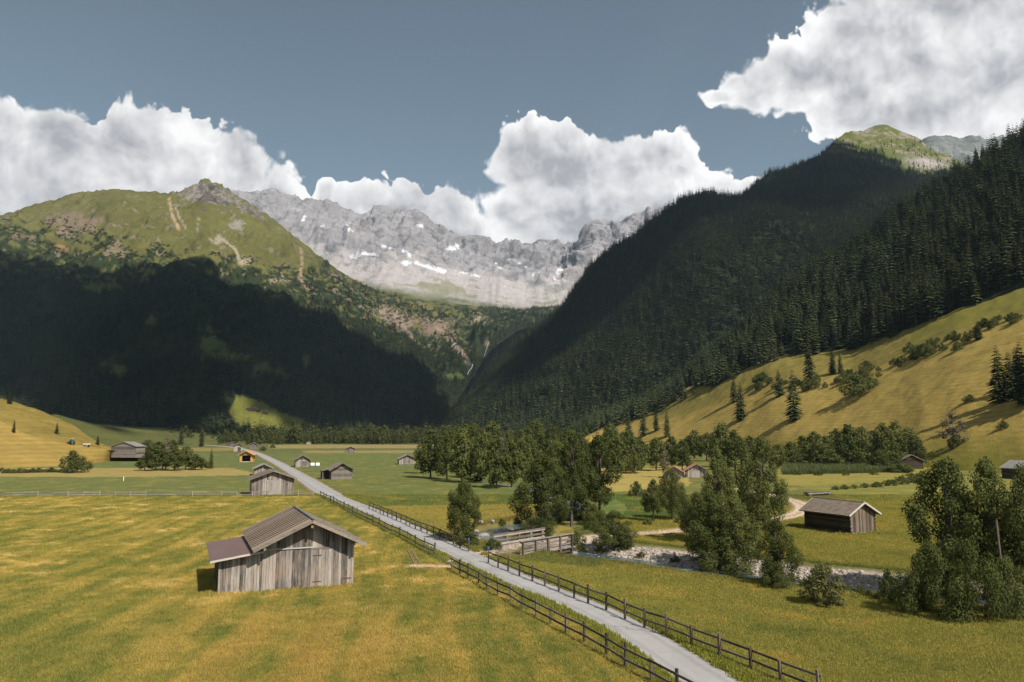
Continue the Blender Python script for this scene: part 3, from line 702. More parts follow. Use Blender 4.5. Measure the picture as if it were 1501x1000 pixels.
GREY = strip('grey_mountain_range', [
    [(200, 430, 4300), (500, 440, 4300), (600, 452, 4300), (700, 468, 4350), (800, 474, 4450), (900, 474, 4500), (1100, 474, 4600)],
    [(200, 340, 5300), (350, 330, 5250), (430, 360, 5150), (500, 386, 5050), (560, 392, 5000), (620, 396, 5100), (680, 408, 5250), (740, 412, 5350), (800, 420, 5400), (830, 415, 5400), (870, 385, 5450), (950, 360, 5500), (1100, 350, 5500)],
    [(200, 330, 5900), (330, 300, 6000), (348, 292, 6000), (360, 289, 6000), (372, 291, 6000), (380, 285, 6000), (395, 283, 6000), (408, 288, 6000), (430, 300, 6000), (465, 306, 6000), (478, 303, 6000), (490, 304, 6000), (505, 312, 6000), (522, 317, 6000), (540, 318, 6050), (548, 315, 6100), (558, 312, 6100), (575, 315, 6100), (600, 315, 6100), (610, 317, 6100), (618, 322, 6100), (632, 338, 6150), (660, 352, 6200), (676, 361, 6250), (690, 356, 6200), (703, 356, 6200), (720, 364, 6250), (745, 366, 6300), (780, 365, 6300), (795, 363, 6300), (812, 367, 6300), (830, 372, 6300), (848, 369, 6300), (858, 356, 6200), (868, 338, 6100), (878, 331, 6100), (900, 330, 6100), (915, 324, 6100), (930, 321, 6100), (945, 322, 6100), (1000, 318, 6100), (1100, 330, 6100)]],
    (200, 1100), (70, 110), M_ROCK, d_grey, c_grey, back=(150, -120, 600, -500, 1200, -1500), smooth=1, px_step=1.7)

# ---- two unseen cumulus added overhead, outlined so their shade lies on the left mountain and on the far part of the right one
def hit_only(px, py):
    for k in range(40):
        h = hit(px, py + 4 * k)
        if h is not None and h.y < 3350: return h
def overhead_shade_cloud(pts, z0, seed, na=130):
    P2 = []
    for px, py in pts:
        h = hit_only(px, py); k = (z0 - h.z) / SDIR.z; P2.append((h.x + SDIR.x * k, h.y + SDIR.y * k))
    P2 = np.array(P2); st = 26.0
    xs = np.arange(P2[:, 0].min() - st, P2[:, 0].max() + 2 * st, st); ys = np.arange(P2[:, 1].min() - st, P2[:, 1].max() + 2 * st, st)
    X, Y = np.meshgrid(xs, ys)
    wx = X + na * fbm(X / 200, Y / 200, seed, 5, 0.6); wy = Y + na * fbm(X / 200, Y / 200, seed + 9, 5, 0.6)
    ins0 = inpoly(wx, wy, P2); d = poly_d(wx, wy, np.vstack([P2, P2[:1]]))[0]
    sd = np.where(ins0, d, -d) + 110 * fbm(X / 85, Y / 85, seed + 2, 4, 0.6)
    ins = sd > 0; d = np.where(ins, np.maximum(sd, 5), 0)
    dome = np.sqrt(np.clip(d, 0, 260) / 260)
    top = z0 + 25 + dome * (150 + 130 * fbm(X / 170, Y / 170, seed, 4, 0.55)); bot = z0 - dome * 22 * (1 + fbm(X / 120, Y / 120, seed + 4, 3))
    idx = -np.ones(X.shape, int); q = ins[:-1, :-1] & ins[1:, :-1] & ins[1:, 1:] & ins[:-1, 1:]
    use = np.zeros(X.shape, bool)
    for a in (slice(None, -1), slice(1, None)):
        for b in (slice(None, -1), slice(1, None)): use[a, b] |= q
    idx[use] = np.arange(use.sum()); n = use.sum()
    f = np.stack([idx[:-1, :-1], idx[:-1, 1:], idx[1:, 1:], idx[1:, :-1]], -1)[q]
    e = {}
    for k in range(4):
        for a, b in zip(f[:, k], f[:, (k + 1) % 4]): e[(a, b)] = 1
    rim = np.array([(a, a + n, b + n, b) for (a, b) in e if (b, a) not in e])
    V = np.vstack([np.c_[X[use], Y[use], top[use]], np.c_[X[use], Y[use], bot[use]]])
    tag(link('shade_cloud', mesh_np('shade_cloud', V, np.vstack([f, f[:, ::-1] + n, rim]), [M_CLOUD], None, True)), kind='structure')

# ---- placing things on the terrain
def hit(px, py):
    x, y, z = (float(q) for q in ray(px, py)); d = Vector((x, y, z)).normalized(); o = Vector((0, 0, CAM_H)); best = None
    for b in BV:
        h = b.ray_cast(o, d, 30000)
        if h[0] is not None and (best is None or h[3] < best[3]): best = h
    return best[0] if best else None
def drop(x, y):
    best = -50.0
    for b in BV:
        h = b.ray_cast(Vector((x, y, 3000)), Vector((0, 0, -1)), 6000)
        if h[0] is not None: best = max(best, h[0].z)
    return best

overhead_shade_cloud([(-350, 365), (-150, 370), (0, 374), (110, 388), (200, 398), (290, 386), (330, 396), (400, 432), (470, 462), (520, 492), (600, 527), (650, 558), (684, 590), (670, 625), (640, 641), (560, 636), (480, 630), (440, 641), (398, 630), (384, 606), (364, 588), (350, 580), (338, 588), (334, 606), (343, 626), (350, 642), (220, 642), (140, 640), (60, 599), (-150, 570), (-350, 560)], 2400, 3.3, 80)
overhead_shade_cloud([(690, 592), (830, 462), (862, 388), (985, 302), (1085, 286), (1150, 250), (1212, 212), (1250, 226), (1290, 236), (1325, 256), (1330, 280), (1250, 292), (1190, 318), (1120, 300), (1050, 325), (1000, 368), (940, 420), (880, 468), (810, 540), (740, 610)], 2250, 8.1, 110)

# ------------------------------------------------------------------ road, water
def ribbon(name, line, widths, mat, z, jag=0.0, nacross=6, kind='structure'):
    line = np.asarray(line); seg = np.linalg.norm(np.diff(line, axis=0), axis=1); s = np.concatenate([[0], np.cumsum(seg)])
    step = np.interp(np.linspace(0, 1, 260), [0, 1], [0, s[-1]])
    L = np.stack([np.interp(step, s, line[:, 0]), np.interp(step, s, line[:, 1])], 1); wd = np.interp(step, s, widths)
    tg = np.gradient(L, axis=0); tg /= np.linalg.norm(tg, axis=1)[:, None]; nm = np.stack([tg[:, 1], -tg[:, 0]], 1)
    u = np.linspace(-0.5, 0.5, nacross + 1); V = []
    for k, q in enumerate(u):
        j = jag * perlin(L[:, 0] * 1.3, L[:, 1] * 1.3, 3.0 + 7 * (q > 0)) if abs(q) == 0.5 else 0
        xy = L + nm * (q * wd + j * np.sign(q))[:, None] if np.ndim(j) else L + nm * (q * wd)[:, None]
        zz = gz(xy[:, 0], xy[:, 1]) + z if not np.isscalar(z) or z > -0.3 else np.full(len(xy), z)
        V.append(np.c_[xy, zz])
    V = np.array(V).transpose(1, 0, 2)
    me = mesh_np(name, V.reshape(-1, 3), grid_faces(*V.shape[:2])[:, ::-1], [mat], None, True)
    a = me.attributes.new('across', 'FLOAT', 'POINT'); a.data.foreach_set('value', np.tile(u, len(V)).astype(np.float32))
    return tag(link(name, me), kind=kind)
m, t, b = new_mat('road_asphalt', 0.9, 0.15); M_ROAD = m
pos = t.n('ShaderNodeNewGeometry').outputs['Position']
f = t.m('ADD', t.m('MULTIPLY', t.noise(pos, 0.35, 5, 0.6), 0.8), t.m('MULTIPLY_ADD', t.noise(pos, 14, 3, 0.6), 0.6, -0.2))
c = t.mix(f, A(146, 142, 138), A(192, 187, 182))
cr = t.n('ShaderNodeTexVoronoi', {'Vector': t.v('ADD', pos, t.v('MULTIPLY', t.n('ShaderNodeTexNoise', {'Vector': pos, 'Scale': 1.2, 'Detail': 4.0}).outputs['Color'], (1.5, 1.5, 0))), 'Scale': 0.16}, feature='DISTANCE_TO_EDGE').outputs['Distance']
crk = t.m('MULTIPLY', t.rng(cr, 0.010, 0.003), t.rng(t.noise(pos, 0.12, 2, 0.5), 0.5, 0.62))
c = t.mix(t.m('MULTIPLY', crk, 0.75), c, A(70, 66, 64))
patch = t.rng(t.noise(pos, 0.18, 3, 0.5), 0.56, 0.62)
c = t.mix(t.m('MULTIPLY', patch, 0.22), c, A(130, 122, 118))
ac = t.m('ABSOLUTE', t.n('ShaderNodeAttribute', attribute_name='across').outputs['Fac'])
wob = t.m('MULTIPLY', t.m('SUBTRACT', t.noise(pos, 0.5, 3, 0.6), 0.5), 0.16)
trk = t.rng(t.m('ABSOLUTE', t.m('SUBTRACT', t.m('ADD', ac, wob), 0.26)), 0.10, 0.02)
c = t.mix(t.m('MULTIPLY', trk, 0.30), c, A(128, 122, 116))
edge = t.m('MULTIPLY', t.rng(t.m('ADD', ac, t.m('MULTIPLY', wob, 1.2)), 0.38, 0.50), t.rng(t.noise(pos, 2.2, 4, 0.65), 0.35, 0.6))
c = t.mix(t.m('MULTIPLY', edge, 0.85), c, A(124, 108, 72))
mid = t.m('MULTIPLY', t.rng(ac, 0.10, 0.02), t.rng(t.noise(pos, 0.8, 4, 0.6), 0.5, 0.7))
c = t.mix(t.m('MULTIPLY', mid, 0.35), c, A(150, 138, 118))
setc(t, b, c); bump(t, b, t.noise(pos, 30, 3, 0.6), 0.35, 0.01)
ROADO = ribbon('road', ROAD, ROAD_W, M_ROAD, 0.035, 0.20, 16)
m, t, b = new_mat('stream_water', 0.08, 0.5); M_WATER = m
pos = t.n('ShaderNodeNewGeometry').outputs['Position']
n = t.noise(t.v('MULTIPLY', pos, (1, 1, 1)), 1.6, 5, 0.65, dist=0.6)
foam = t.rng(t.noise(pos, 2.6, 6, 0.7, dist=0.8), 0.56, 0.66)
setc(t, b, t.mix(foam, t.mix(n, A(58, 74, 72), A(92, 110, 108)), A(180, 190, 192)))
t.t.links.new(t.m('MULTIPLY_ADD', foam, 0.5, 0.10), b.inputs['Roughness'])
bump(t, b, n, 0.7, 0.25)
ribbon('stream', RIVER, np.full(len(RIVER), 5.8), M_WATER, -0.62)

# ------------------------------------------------------------------ vegetation
def mat_leaf(name, c0, c1, trans=0.25, inst=False):
    m = bpy.data.materials.new(name); m.use_nodes = True
    t = NT(m.node_tree); t.t.nodes.clear()
    if inst: r = t.n('ShaderNodeAttribute', attribute_name='tint', attribute_type='INSTANCER').outputs['Fac']
    else: r = t.n('ShaderNodeObjectInfo').outputs['Random']
    pos = t.n('ShaderNodeNewGeometry').outputs['Position']
    isl = t.n('ShaderNodeNewGeometry').outputs['Random Per Island']
    f = t.m('ADD', t.m('MULTIPLY', r, 0.6), t.m('MULTIPLY', isl, 0.5), clamp=True)
    c = t.mix(f, c0, c1)
    d = t.n('ShaderNodeBsdfDiffuse', {'Color': c})
    tr = t.n('ShaderNodeBsdfTranslucent', {'Color': c})
    mx = t.n('ShaderNodeMixShader', {0: trans, 1: d.outputs[0], 2: tr.outputs[0]})
    t.n('ShaderNodeOutputMaterial', {0: mx.outputs[0]})
    return m
M_NEEDLE = mat_leaf('spruce_needles', (0.017, 0.026, 0.014), (0.068, 0.078, 0.030), 0.12)
M_NEEDLE_I = mat_leaf('spruce_needles_far', (0.017, 0.028, 0.019), (0.095, 0.106, 0.044), 0.10, True)
M_LEAF = mat_leaf('alder_leaves', (0.044, 0.058, 0.019), (0.135, 0.146, 0.046), 0.25)
M_LEAF_I = mat_leaf('wood_leaves_far', (0.040, 0.052, 0.019), (0.115, 0.120, 0.042), 0.22, True)
M_WILLOW = mat_leaf('willow_leaves', (0.105, 0.108, 0.040), (0.190, 0.185, 0.075), 0.28)
M_REED = mat_leaf('reed_blades', (0.075, 0.095, 0.035), (0.14, 0.155, 0.062), 0.3)
M_TWIG = mat_leaf('dry_twigs', (0.075, 0.064, 0.042), (0.15, 0.13, 0.09), 0.2)
M_BARK = mat_wood('tree_bark', (0.05, 0.042, 0.035), (0.17, 0.145, 0.12), True)
M_PALEBARK = mat_wood('pale_bark', (0.12, 0.105, 0.09), (0.30, 0.27, 0.235), True)

def spruce_crown(seed, h, r, tiers, per, seg=2, spray=True, start=0.06, pw=0.85, fill=0.36):
    """tiers of drooping boughs; unit of length is the metre"""
    g = np.random.RandomState(seed); V = []; T = []; n = 0
    for k in range(tiers):
        f = k / (tiers - 1); z = h * (start + (1 - start) * f ** 0.92)
        rr = r * (1 - f) ** pw * (0.82 + 0.3 * g.rand()) + 0.02 * r
        if f < 0.1: rr *= 0.75 + 2.5 * f
        m = max(4, int(per * (0.55 + 0.45 * (1 - f))))
        a0 = g.rand() * 6.28
        for j in range(m):
            a = a0 + 6.283 * (j + 0.45 * g.rand()) / m; L = rr * (0.62 + 0.5 * g.rand()); zz = z + h / tiers * 0.7 * (g.rand() - 0.5)
            d = np.array([math.cos(a), math.sin(a), 0]); s = np.array([-d[1], d[0], 0])
            up = 0.12 * (1 - f) + 0.55 * f; wdt = L * (fill + 0.16 * g.rand()) * (6.5 / max(m, 6.5)) ** 0.3
            p0 = np.array([0, 0, zz + L * 0.12 ]); p1 = d * L * 0.5 + [0, 0, zz + L * (up - 0.16)]; p2 = d * L + [0, 0, zz + L * (up - 0.55)]
            if spray:
                q = [p0, p1 + s * wdt * 0.5 + [0, 0, -0.14 * L], p1, p1 - s * wdt * 0.5 + [0, 0, -0.14 * L], p2]
                V += q; T += [(n, n + 1, n + 2), (n, n + 2, n + 3), (n + 1, n + 4, n + 2), (n + 2, n + 4, n + 3)]; n += 5
                if seg > 2:
                    for e in (-1, 1):
                        for u in (0.35, 0.7):
                            b0 = p0 * (1 - u) + p1 * u if u < 0.5 else p1 * 0.55 + p2 * 0.45
                            tip = b0 + d * L * 0.26 + s * e * L * (0.34 - 0.22 * u) + [0, 0, -L * 0.20]
                            mid = b0 + d * L * 0.05 + s * e * L * 0.05 + [0, 0, -L * 0.14]
                            V += [b0, mid, tip]; T += [(n, n + 1, n + 2)]; n += 3
            else:
                V += [p0, p1 + s * wdt * 0.55 - [0, 0, 0.12 * L], p2, p1 - s * wdt * 0.55 - [0, 0, 0.12 * L]]; T += [(n, n + 1, n + 2), (n, n + 2, n + 3)]; n += 4
    return np.array(V), np.array(T)
def trunk_mesh(name, h, r, mat, lean=(0, 0), limbs=(), k=6):
    mb = MB()
    pts = [(lean[0] * f * f, lean[1] * f * f, h * f) for f in (-0.03, 0.15, 0.4, 0.7, 1.0)]
    mb.tube(pts, [r * 1.35, r, r * 0.8, r * 0.5, r * 0.12], k)
    for p0, p1, rr in limbs:
        p0, p1 = np.array(p0), np.array(p1); mid = p0 * 0.45 + p1 * 0.55 + [0, 0, 0.06 * np.linalg.norm(p1 - p0)]
        mb.tube([p0, mid, p1], [rr, rr * 0.6, rr * 0.15], 4, False)
    return mb.mesh(name, mat)

def leaf_cloud(g, lobes, n, size, shell=0.55, squash=1.0):
    """n leaf-spray quads spread through lobes (cx, cy, cz, r)"""
    lobes = np.array(lobes, float); w = lobes[:, 3] ** 2; pick = g.choice(len(lobes), n, p=w / w.sum())
    d = g.normal(size=(n, 3)); d /= np.linalg.norm(d, axis=1)[:, None]
    # each lobe is itself made of tufts: pull leaves together into clumps
    rad = lobes[pick, 3] * (shell + (1 - shell) * g.rand(n) ** 0.6)
    c = lobes[pick, :3] + d * rad[:, None] * [1, 1, squash]
    tuft = 0.33 * size * 3
    q = np.round(c / tuft) * tuft
    c = c * 0.72 + q * 0.28 + g.normal(size=(n, 3)) * size * 0.35
    nr = d * 0.95 + g.normal(size=(n, 3)) * 0.45 + [0, 0, 0.25]; nr /= np.linalg.norm(nr, axis=1)[:, None]
    a = np.cross(nr, g.normal(size=(n, 3))); a /= np.linalg.norm(a, axis=1)[:, None]; b = np.cross(nr, a)
    s = size * (0.55 + 0.8 * g.rand(n))[:, None]
    V = np.stack([c - a * s * 0.5, c + b * s * 0.32 - nr * s * 0.08, c + a * s * 0.5, c - b * s * 0.32 - nr * s * 0.08], 1).reshape(-1, 3)
    return V, np.arange(4 * n).reshape(-1, 4)
def broadleaf(seed, h, w, n, size, base=0.12, lobes=16, slim=1.0, shell=0.5):
    """crown lobes about a forking trunk; returns the lobes too"""
    g = np.random.RandomState(seed); L = []
    for i in range(lobes):
        f = ((i + 0.5) / lobes + 0.06 * (g.rand() - 0.5)); zf = base + (1 - base) * (0.10 + 0.86 * f)
        prof = math.sin(math.pi * min(1, max(0.02, (0.16 + 0.84 * f) ** (0.82 * slim)))) ** 0.65
        a = i * 2.4 + g.rand() * 0.9; rr = w * 0.5 * prof * (0.30 + 0.68 * g.rand() ** 0.6)
        lr = w * (0.085 + 0.12 * g.rand()) * (0.8 + 0.4 * prof) * (1 - 0.25 * f)
        L.append((rr * math.cos(a), rr * math.sin(a), h * zf - lr * 0.3, lr))
    L.append((0, 0, h * 0.5, w * 0.20)); L.append((0.05 * w, 0, h - w * 0.13, w * 0.14))
    V, F = leaf_cloud(g, L, n, size, shell)
    V[:, 2] *= h / np.percentile(V[:, 2], 99.7); rr_ = np.percentile(np.hypot(V[:, 0], V[:, 1]), 97.5); V[:, :2] *= 0.5 * w / rr_
    z = V[:, 2].reshape(-1, 4).mean(1); keep = z > h * base * 0.6
    limbs = [((0, 0, max(0.4, q[2] - 0.35 * h)), q[:3], 0.012 * h) for q in L[::2] if q[2] > 0.3 * h]
    return V.reshape(-1, 4, 3)[keep].reshape(-1, 3), F[:keep.sum()], limbs, L
def mesh_leaf(name, V, F, mat): return mesh_np(name, V, F, [mat])

LIB = bpy.data.collections.new('source_trees')          # sources of the forest masses; not in the scene itself
def lib(name, me):
    o = bpy.data.objects.new(name, me); return o
def lib_coll(name, objs):
    c = bpy.data.collections.new(name)
    for o in objs: c.objects.link(o)
    return c
far_spruces, mid_spruces = [], []
for i in range(5):
    V, T = spruce_crown(20 + i, 1.0, 0.185 + 0.03 * (i % 3), 8, 8, 2, False, 0.02, 0.75, 0.72); far_spruces.append(lib('spruce_%s' % 'abcde'[i], mesh_np('far_spruce', V, T, [M_NEEDLE_I])))
MID = []
for i in range(5):
    V, T = spruce_crown(40 + i, 1.0, 0.150 + 0.018 * (i % 3), 14, 10, 2, True, 0.02, 0.72, 0.60)
    MID.append((V, T)); mid_spruces.append(lib('spruce_m%s' % 'abcde'[i], mesh_np('spruce_mid', V, T, [M_NEEDLE_I])))
far_leafy = []
for i in range(5):
    V, F, lm, L = broadleaf(60 + i, 1.0, 0.72 - 0.05 * i, 380, 0.105, 0.03, 14); far_leafy.append(lib('leafy_%s' % 'abcde'[i], mesh_np('far_leafy', V, F, [M_LEAF_I])))
shrub_lib = []
for i in range(3):
    V, F, lm, L = broadleaf(70 + i, 1.0, 1.5, 160, 0.26, 0.0, 9); shrub_lib.append(lib('shrub_%s' % 'abc'[i], mesh_np('far_shrub', V, F, [M_LEAF_I])))
C_FAR, C_MID, C_LEAFY, C_SHRUB = lib_coll('far_spruce_sources', far_spruces), lib_coll('mid_spruce_sources', mid_spruces), lib_coll('leafy_sources', far_leafy), lib_coll('shrub_sources', shrub_lib)

def gn_scatter(name, pts, scale, coll, kind='stuff', seed=1, tint=None, tilt=0.0, xy=None):
    n = len(pts); me = bpy.data.meshes.new(name); me.vertices.add(n)
    me.vertices.foreach_set('co', np.asarray(pts, np.float32).ravel())
    g = np.random.RandomState(seed)
    sc = np.repeat(np.asarray(scale, np.float32)[:, None], 3, 1) if np.ndim(scale) == 1 else np.asarray(scale, np.float32)
    a = me.attributes.new('size', 'FLOAT_VECTOR', 'POINT'); a.data.foreach_set('vector', sc.astype(np.float32).ravel())
    rot = np.c_[g.normal(size=(n, 2)) * tilt, g.rand(n) * 6.283].astype(np.float32)
    a = me.attributes.new('turn', 'FLOAT_VECTOR', 'POINT'); a.data.foreach_set('vector', rot.ravel())
    a = me.attributes.new('tint', 'FLOAT', 'POINT'); a.data.foreach_set('value', (g.rand(n) if tint is None else np.asarray(tint)).astype(np.float32))
    a = me.attributes.new('pick', 'INT', 'POINT'); a.data.foreach_set('value', g.randint(0, 1000, n).astype(np.int32))
    o = link(name, me); tag(o, kind=kind)
    ng = bpy.data.node_groups.new(name, 'GeometryNodeTree')
    ng.interface.new_socket('Geometry', in_out='INPUT', socket_type='NodeSocketGeometry'); ng.interface.new_socket('Geometry', in_out='OUTPUT', socket_type='NodeSocketGeometry')
    t = NT(ng); gi = t.n('NodeGroupInput'); go = t.n('NodeGroupOutput')
    ci = t.n('GeometryNodeCollectionInfo', {'Collection': coll, 'Separate Children': True, 'Reset Children': True})
    na = lambda nm, ty: t.n('GeometryNodeInputNamedAttribute', {'Name': nm}, data_type=ty).outputs[0]
    e2r = t.n('FunctionNodeEulerToRotation', {0: na('turn', 'FLOAT_VECTOR')})
    ip = t.n('GeometryNodeInstanceOnPoints', {'Points': gi.outputs[0], 'Instance': ci.outputs[0], 'Pick Instance': True, 'Instance Index': na('pick', 'INT'), 'Rotation': e2r.outputs[0], 'Scale': na('size', 'FLOAT_VECTOR')})
    ng.links.new(ip.outputs[0], go.inputs[0])
    md = o.modifiers.new('scatter', 'NODES'); md.node_group = ng
    return o

def scatter_on(S, n, seed, maskf):
    """random points on a strip, even in area, kept where maskf(px, py, X, Y, Z, v) says"""
    G, F = S['G'].reshape(-1, 3), S['F']; g = np.random.RandomState(seed)
    a, b, c, d = (G[F[:, i]] for i in range(4))
    ar = 0.5 * np.linalg.norm(np.cross(c - a, d - b), axis=1)
    vq = np.repeat(S['vv'][:-1], S['G'].shape[1] - 1)
    q = g.choice(len(F), n, p=ar / ar.sum()); u, w = g.rand(n, 1), g.rand(n, 1)
    p = (a[q] * (1 - u) + b[q] * u) * (1 - w) + (d[q] * (1 - u) + c[q] * u) * w
    px, py = PROJ(p[:, 0], p[:, 1], p[:, 2])
    k = maskf(px, py, p[:, 0], p[:, 1], p[:, 2], vq[q]); k &= (px > -140) & (px < 1640)
    return p[k], px[k], py[k]

def apart(p, px, py, step):
    """drop points that crowd one another"""
    c = np.floor(p[:, :2] / step).astype(np.int64); key = c[:, 0] * 100003 + c[:, 1]
    _, i = np.unique(key, return_index=True); return p[i], px[i], py[i]
G_ = np.random.RandomState(5)
# left mountain forest
def mk_left(px, py, X, Y, Z, v):
    n = fbm(X * .012, Y * .012, Z * .012, 4)
    fl = np.interp(px, *LEFT_FOREST_TOP)
    k = (py > fl - 4 + 34 * n + 10 * G_.rand(len(px))) & (v < 1.9)
    east = (px > 445) & (py > fl - 60) & (n > 0.02 + 0.0012 * np.maximum(0, fl - py)) & (G_.rand(len(px)) < 0.55)
    k |= east
    for (bx, by, rx, ry) in CLEAR: k &= (np.hypot((px - bx) / rx, (py - by) / ry) + 2.2 * fbm(X * .018, Y * .018, Z * .018, 5) + 0.5 * (G_.rand(len(px)) - .5)) > 0.95
    k &= ~inpoly(px + 5 * n, py + 5 * n, KNOLL)
    for (bx, by, rx, ry) in ((575, 462, 30, 10), (610, 476, 30, 12), (645, 480, 26, 12), (708, 512, 9, 14)): k &= (np.hypot((px - bx) / rx, (py - by) / ry) + 1.2 * n) > 1
    k &= line_d(px, py, (668, 505), (688, 530), (690, 548)) > 3
    return k
p, px, py = apart(*scatter_on(LEFT, 170000, 3, mk_left), 6.2)
hs_ = (13 + 20 * G_.rand(len(p)) ** 1.3) * np.interp(py, [380, 460, 560], [0.55, 0.85, 1.0])
gn_scatter('left_mountain_forest', p, hs_, C_FAR, seed=2, tint=np.clip(0.42 + 1.7 * fbm(p[:, 0] * .007, p[:, 1] * .007, p[:, 2] * .007, 4) + 1.1 * (G_.rand(len(p)) - .5), 0, 1))
NLEFT = len(p)
# mountain pine scattered up the pastures
def mk_pine(px, py, X, Y, Z, v):
    n = fbm(X * .018, Y * .018, Z * .018, 4); fl = np.interp(px, *LEFT_FOREST_TOP)
    return (py < fl) & (py > np.interp(px, [-150, 0, 100, 200, 330, 400, 470, 560, 760], [330, 330, 318, 352, 372, 380, 395, 440, 462])) & (n > 0.04) & (v < 1.95)
p, px, py = scatter_on(LEFT, 60000, 8, mk_pine)
gn_scatter('mountain_pine_scrub', p, np.c_[5 + 5 * G_.rand(len(p)), 5 + 5 * G_.rand(len(p)), 2.5 + 4 * G_.rand(len(p))], C_SHRUB, seed=4, tint=0.3 * G_.rand(len(p)))
# right mountainside
def mk_main(px, py, X, Y, Z, v):
    n = fbm(X * .006, Y * .006, Z * .006, 5); n2 = fbm(X * .03, Y * .03, Z * .03, 4)
    m = summit_mask(px, py, n, n2)
    k = (m < 0.4) | ((G_.rand(len(px)) < 0.04) & (py > 205))
    k &= v < 2.25
    k &= (n2 + 0.6 * n < 0.42) | (G_.rand(len(px)) < 0.25)
    k &= (np.hypot((px - 1325) / 7, (py - 247) / 8)) > 1
    return k
p, px, py = apart(*scatter_on(MAIN, 150000, 5, mk_main), 6.0)
sz = (13 + 21 * G_.rand(len(p)) ** 1.3) * np.interp(py + 0.12 * (1240 - px), [190, 260, 420], [0.5, 0.8, 1.0])
gn_scatter('mountainside_forest', p, sz, C_FAR, seed=6, tint=np.clip(0.42 + 1.1 * fbm(p[:, 0] * .008, p[:, 1] * .008, p[:, 2] * .008, 3) + 1.0 * (G_.rand(len(p)) - .5), 0, 1))
NMAIN = len(p)
# near spur: the 300 that show largest become trees of their own
def mk_spur(px, py, X, Y, Z, v):
    n = fbm(X * .02, Y * .02, Z * .02, 3)
    return (v < 1.15) & (v > 0.012 + 0.02 * G_.rand(len(px)))
p, px, py = scatter_on(SPUR, 11500, 9, mk_spur)
p, px, py = apart(p, px, py, 5.4)
hh = (14 + 19 * G_.rand(len(p)) ** 1.2)
vis = (px > -5) & (px < 1506)
near_i = np.argsort(np.where(vis, p[:, 1] - 3.0 * hh, 1e9))[:240]
rest = np.ones(len(p), bool); rest[near_i] = False
tn = np.clip(0.4 + 0.9 * fbm(p[:, 0] * .02, p[:, 1] * .02, p[:, 2] * .02, 3) + 0.6 * (G_.rand(len(p)) - .5), 0, 1)
gn_scatter('spur_forest', p[rest], np.c_[hh, hh, hh][rest] * [1.35, 1.35, 1.0], C_MID, seed=7, tint=tn[rest])
SPUR_NEAR = [(p[i], hh[i]) for i in near_i]
print('forest', NLEFT, NMAIN, len(p))

# ---- single spruces
SPR = []
for i in range(4):
    V, T = spruce_crown(80 + i, 1.0, 0.150 + 0.015 * i, 24, 12, 3, True, 0.04, 0.60, 0.50)
    SPR.append(mesh_np('crown', V, T, [M_NEEDLE]))
SPR_MID = [mesh_np('crown', V, T, [M_NEEDLE]) for V, T in MID]
SPR_TRUNK = trunk_mesh('trunk', 1.0, 0.016, M_BARK)
def spruce(x, y, h, label, group=None, z=None, detail=True, fat=1.0, k=None):
    z = drop(x, y) if z is None else z
    r = empty('spruce_tree', (x, y, z - 0.2), random.random() * 6.28); tag(r, label, 'spruce tree', group)
    k = random.randrange(4) if k is None else k
    c = link('crown', (SPR if detail else SPR_MID)[k], r); c.scale = (h * fat, h * fat, h)
    t_ = link('trunk', SPR_TRUNK, r); t_.scale = (h, h, h * 0.9)
    return r
random.seed(11)
for q, h in SPUR_NEAR:
    spruce(q[0], q[1], h, 'tall dark spruce at the front of the forest above the golden hillside', 'spruces along the front of the right-hand forest', z=q[2], detail=False, fat=1.35)

def at(px, py):
    h = hit(px, py); return (h.x, h.y, h.z)
def spruce_px(px, py, toppy, label, group=None, fat=1.0, detail=True, k=None):
    x, y, z = at(px, py); h = (py - toppy) * y / F_PX * 1.02
    return spruce(x, y, h, label, group, z, detail, fat, k)
for px, py, tp, lab, fat in [
    (1164, 616, 542, 'tall broad spruce alone on the golden hillside, the taller of the two side by side', 1.35),
    (1086, 616, 560, 'dark ragged spruce alone low on the golden hillside, left of the tall broad one', 1.35),
    (1142, 581, 541, 'smaller rounded spruce just behind the tall broad spruce on the golden hillside', 1.5),
    (943, 640, 592, 'slim spruce at the left tip of the golden hillside above the woods', 1.2),
    (922, 650, 606, 'short spruce in front of the left tip of the golden hillside', 1.25),
    (978, 640, 600, 'spruce on the small spur between two golden patches of hillside', 1.2),
    (962, 632, 598, 'narrow spruce on the upper side of the left tip of the golden hillside', 1.1),
    (1221, 548, 512, 'young spruce in the scrub at the upper edge of the hillside, left one', 1.2),
    (1232, 547, 515, 'young spruce in the scrub at the upper edge of the hillside, right one', 1.2),
    (1434, 498, 470, 'rounded dark spruce among the shrubs near the top of the hillside', 1.6),
    (1187, 560, 488, 'tall spruce standing in front of the forest edge above the two lone spruces', 1.1),
    (1076, 590, 545, 'spruce at the foot of the forest next to the golden strip', 1.2)]:
    spruce_px(px, py, tp, lab, None, fat)
for px, py, tp in [(1466, 590, 505), (1482, 584, 515), (1500, 592, 500), (1518, 590, 495), (1535, 585, 490), (1492, 566, 508), (1555, 570, 480)]:
    spruce_px(px, py, tp, 'dark spruce in the clump at the right end of the hillside, casting long shadows', 'spruce clump on the right of the hillside', 1.5)
for px, py, tp, lab in [(309, 687, 656, 'pointed young spruce at the right end of the thicket beside the grey barn'), (20, 634, 614, 'small spruce on the crest of the golden slope'), (295, 655, 624, 'dark spruce behind the thicket, taller of the two by the stream path'),
                        (265, 652, 622, 'dark spruce behind the thicket, left of the taller one'), (14, 592, 570, 'dark tree on the top of the rear knoll'), (83, 636, 618, 'dark bushy spruce on the flank of the rear knoll'), (143, 652, 638, 'small dark spruce at the foot of the rear knoll by the grey barn')]:
    spruce_px(px, py, tp, lab, None, 1.4 if px in (83, 143, 14) else 1.15)

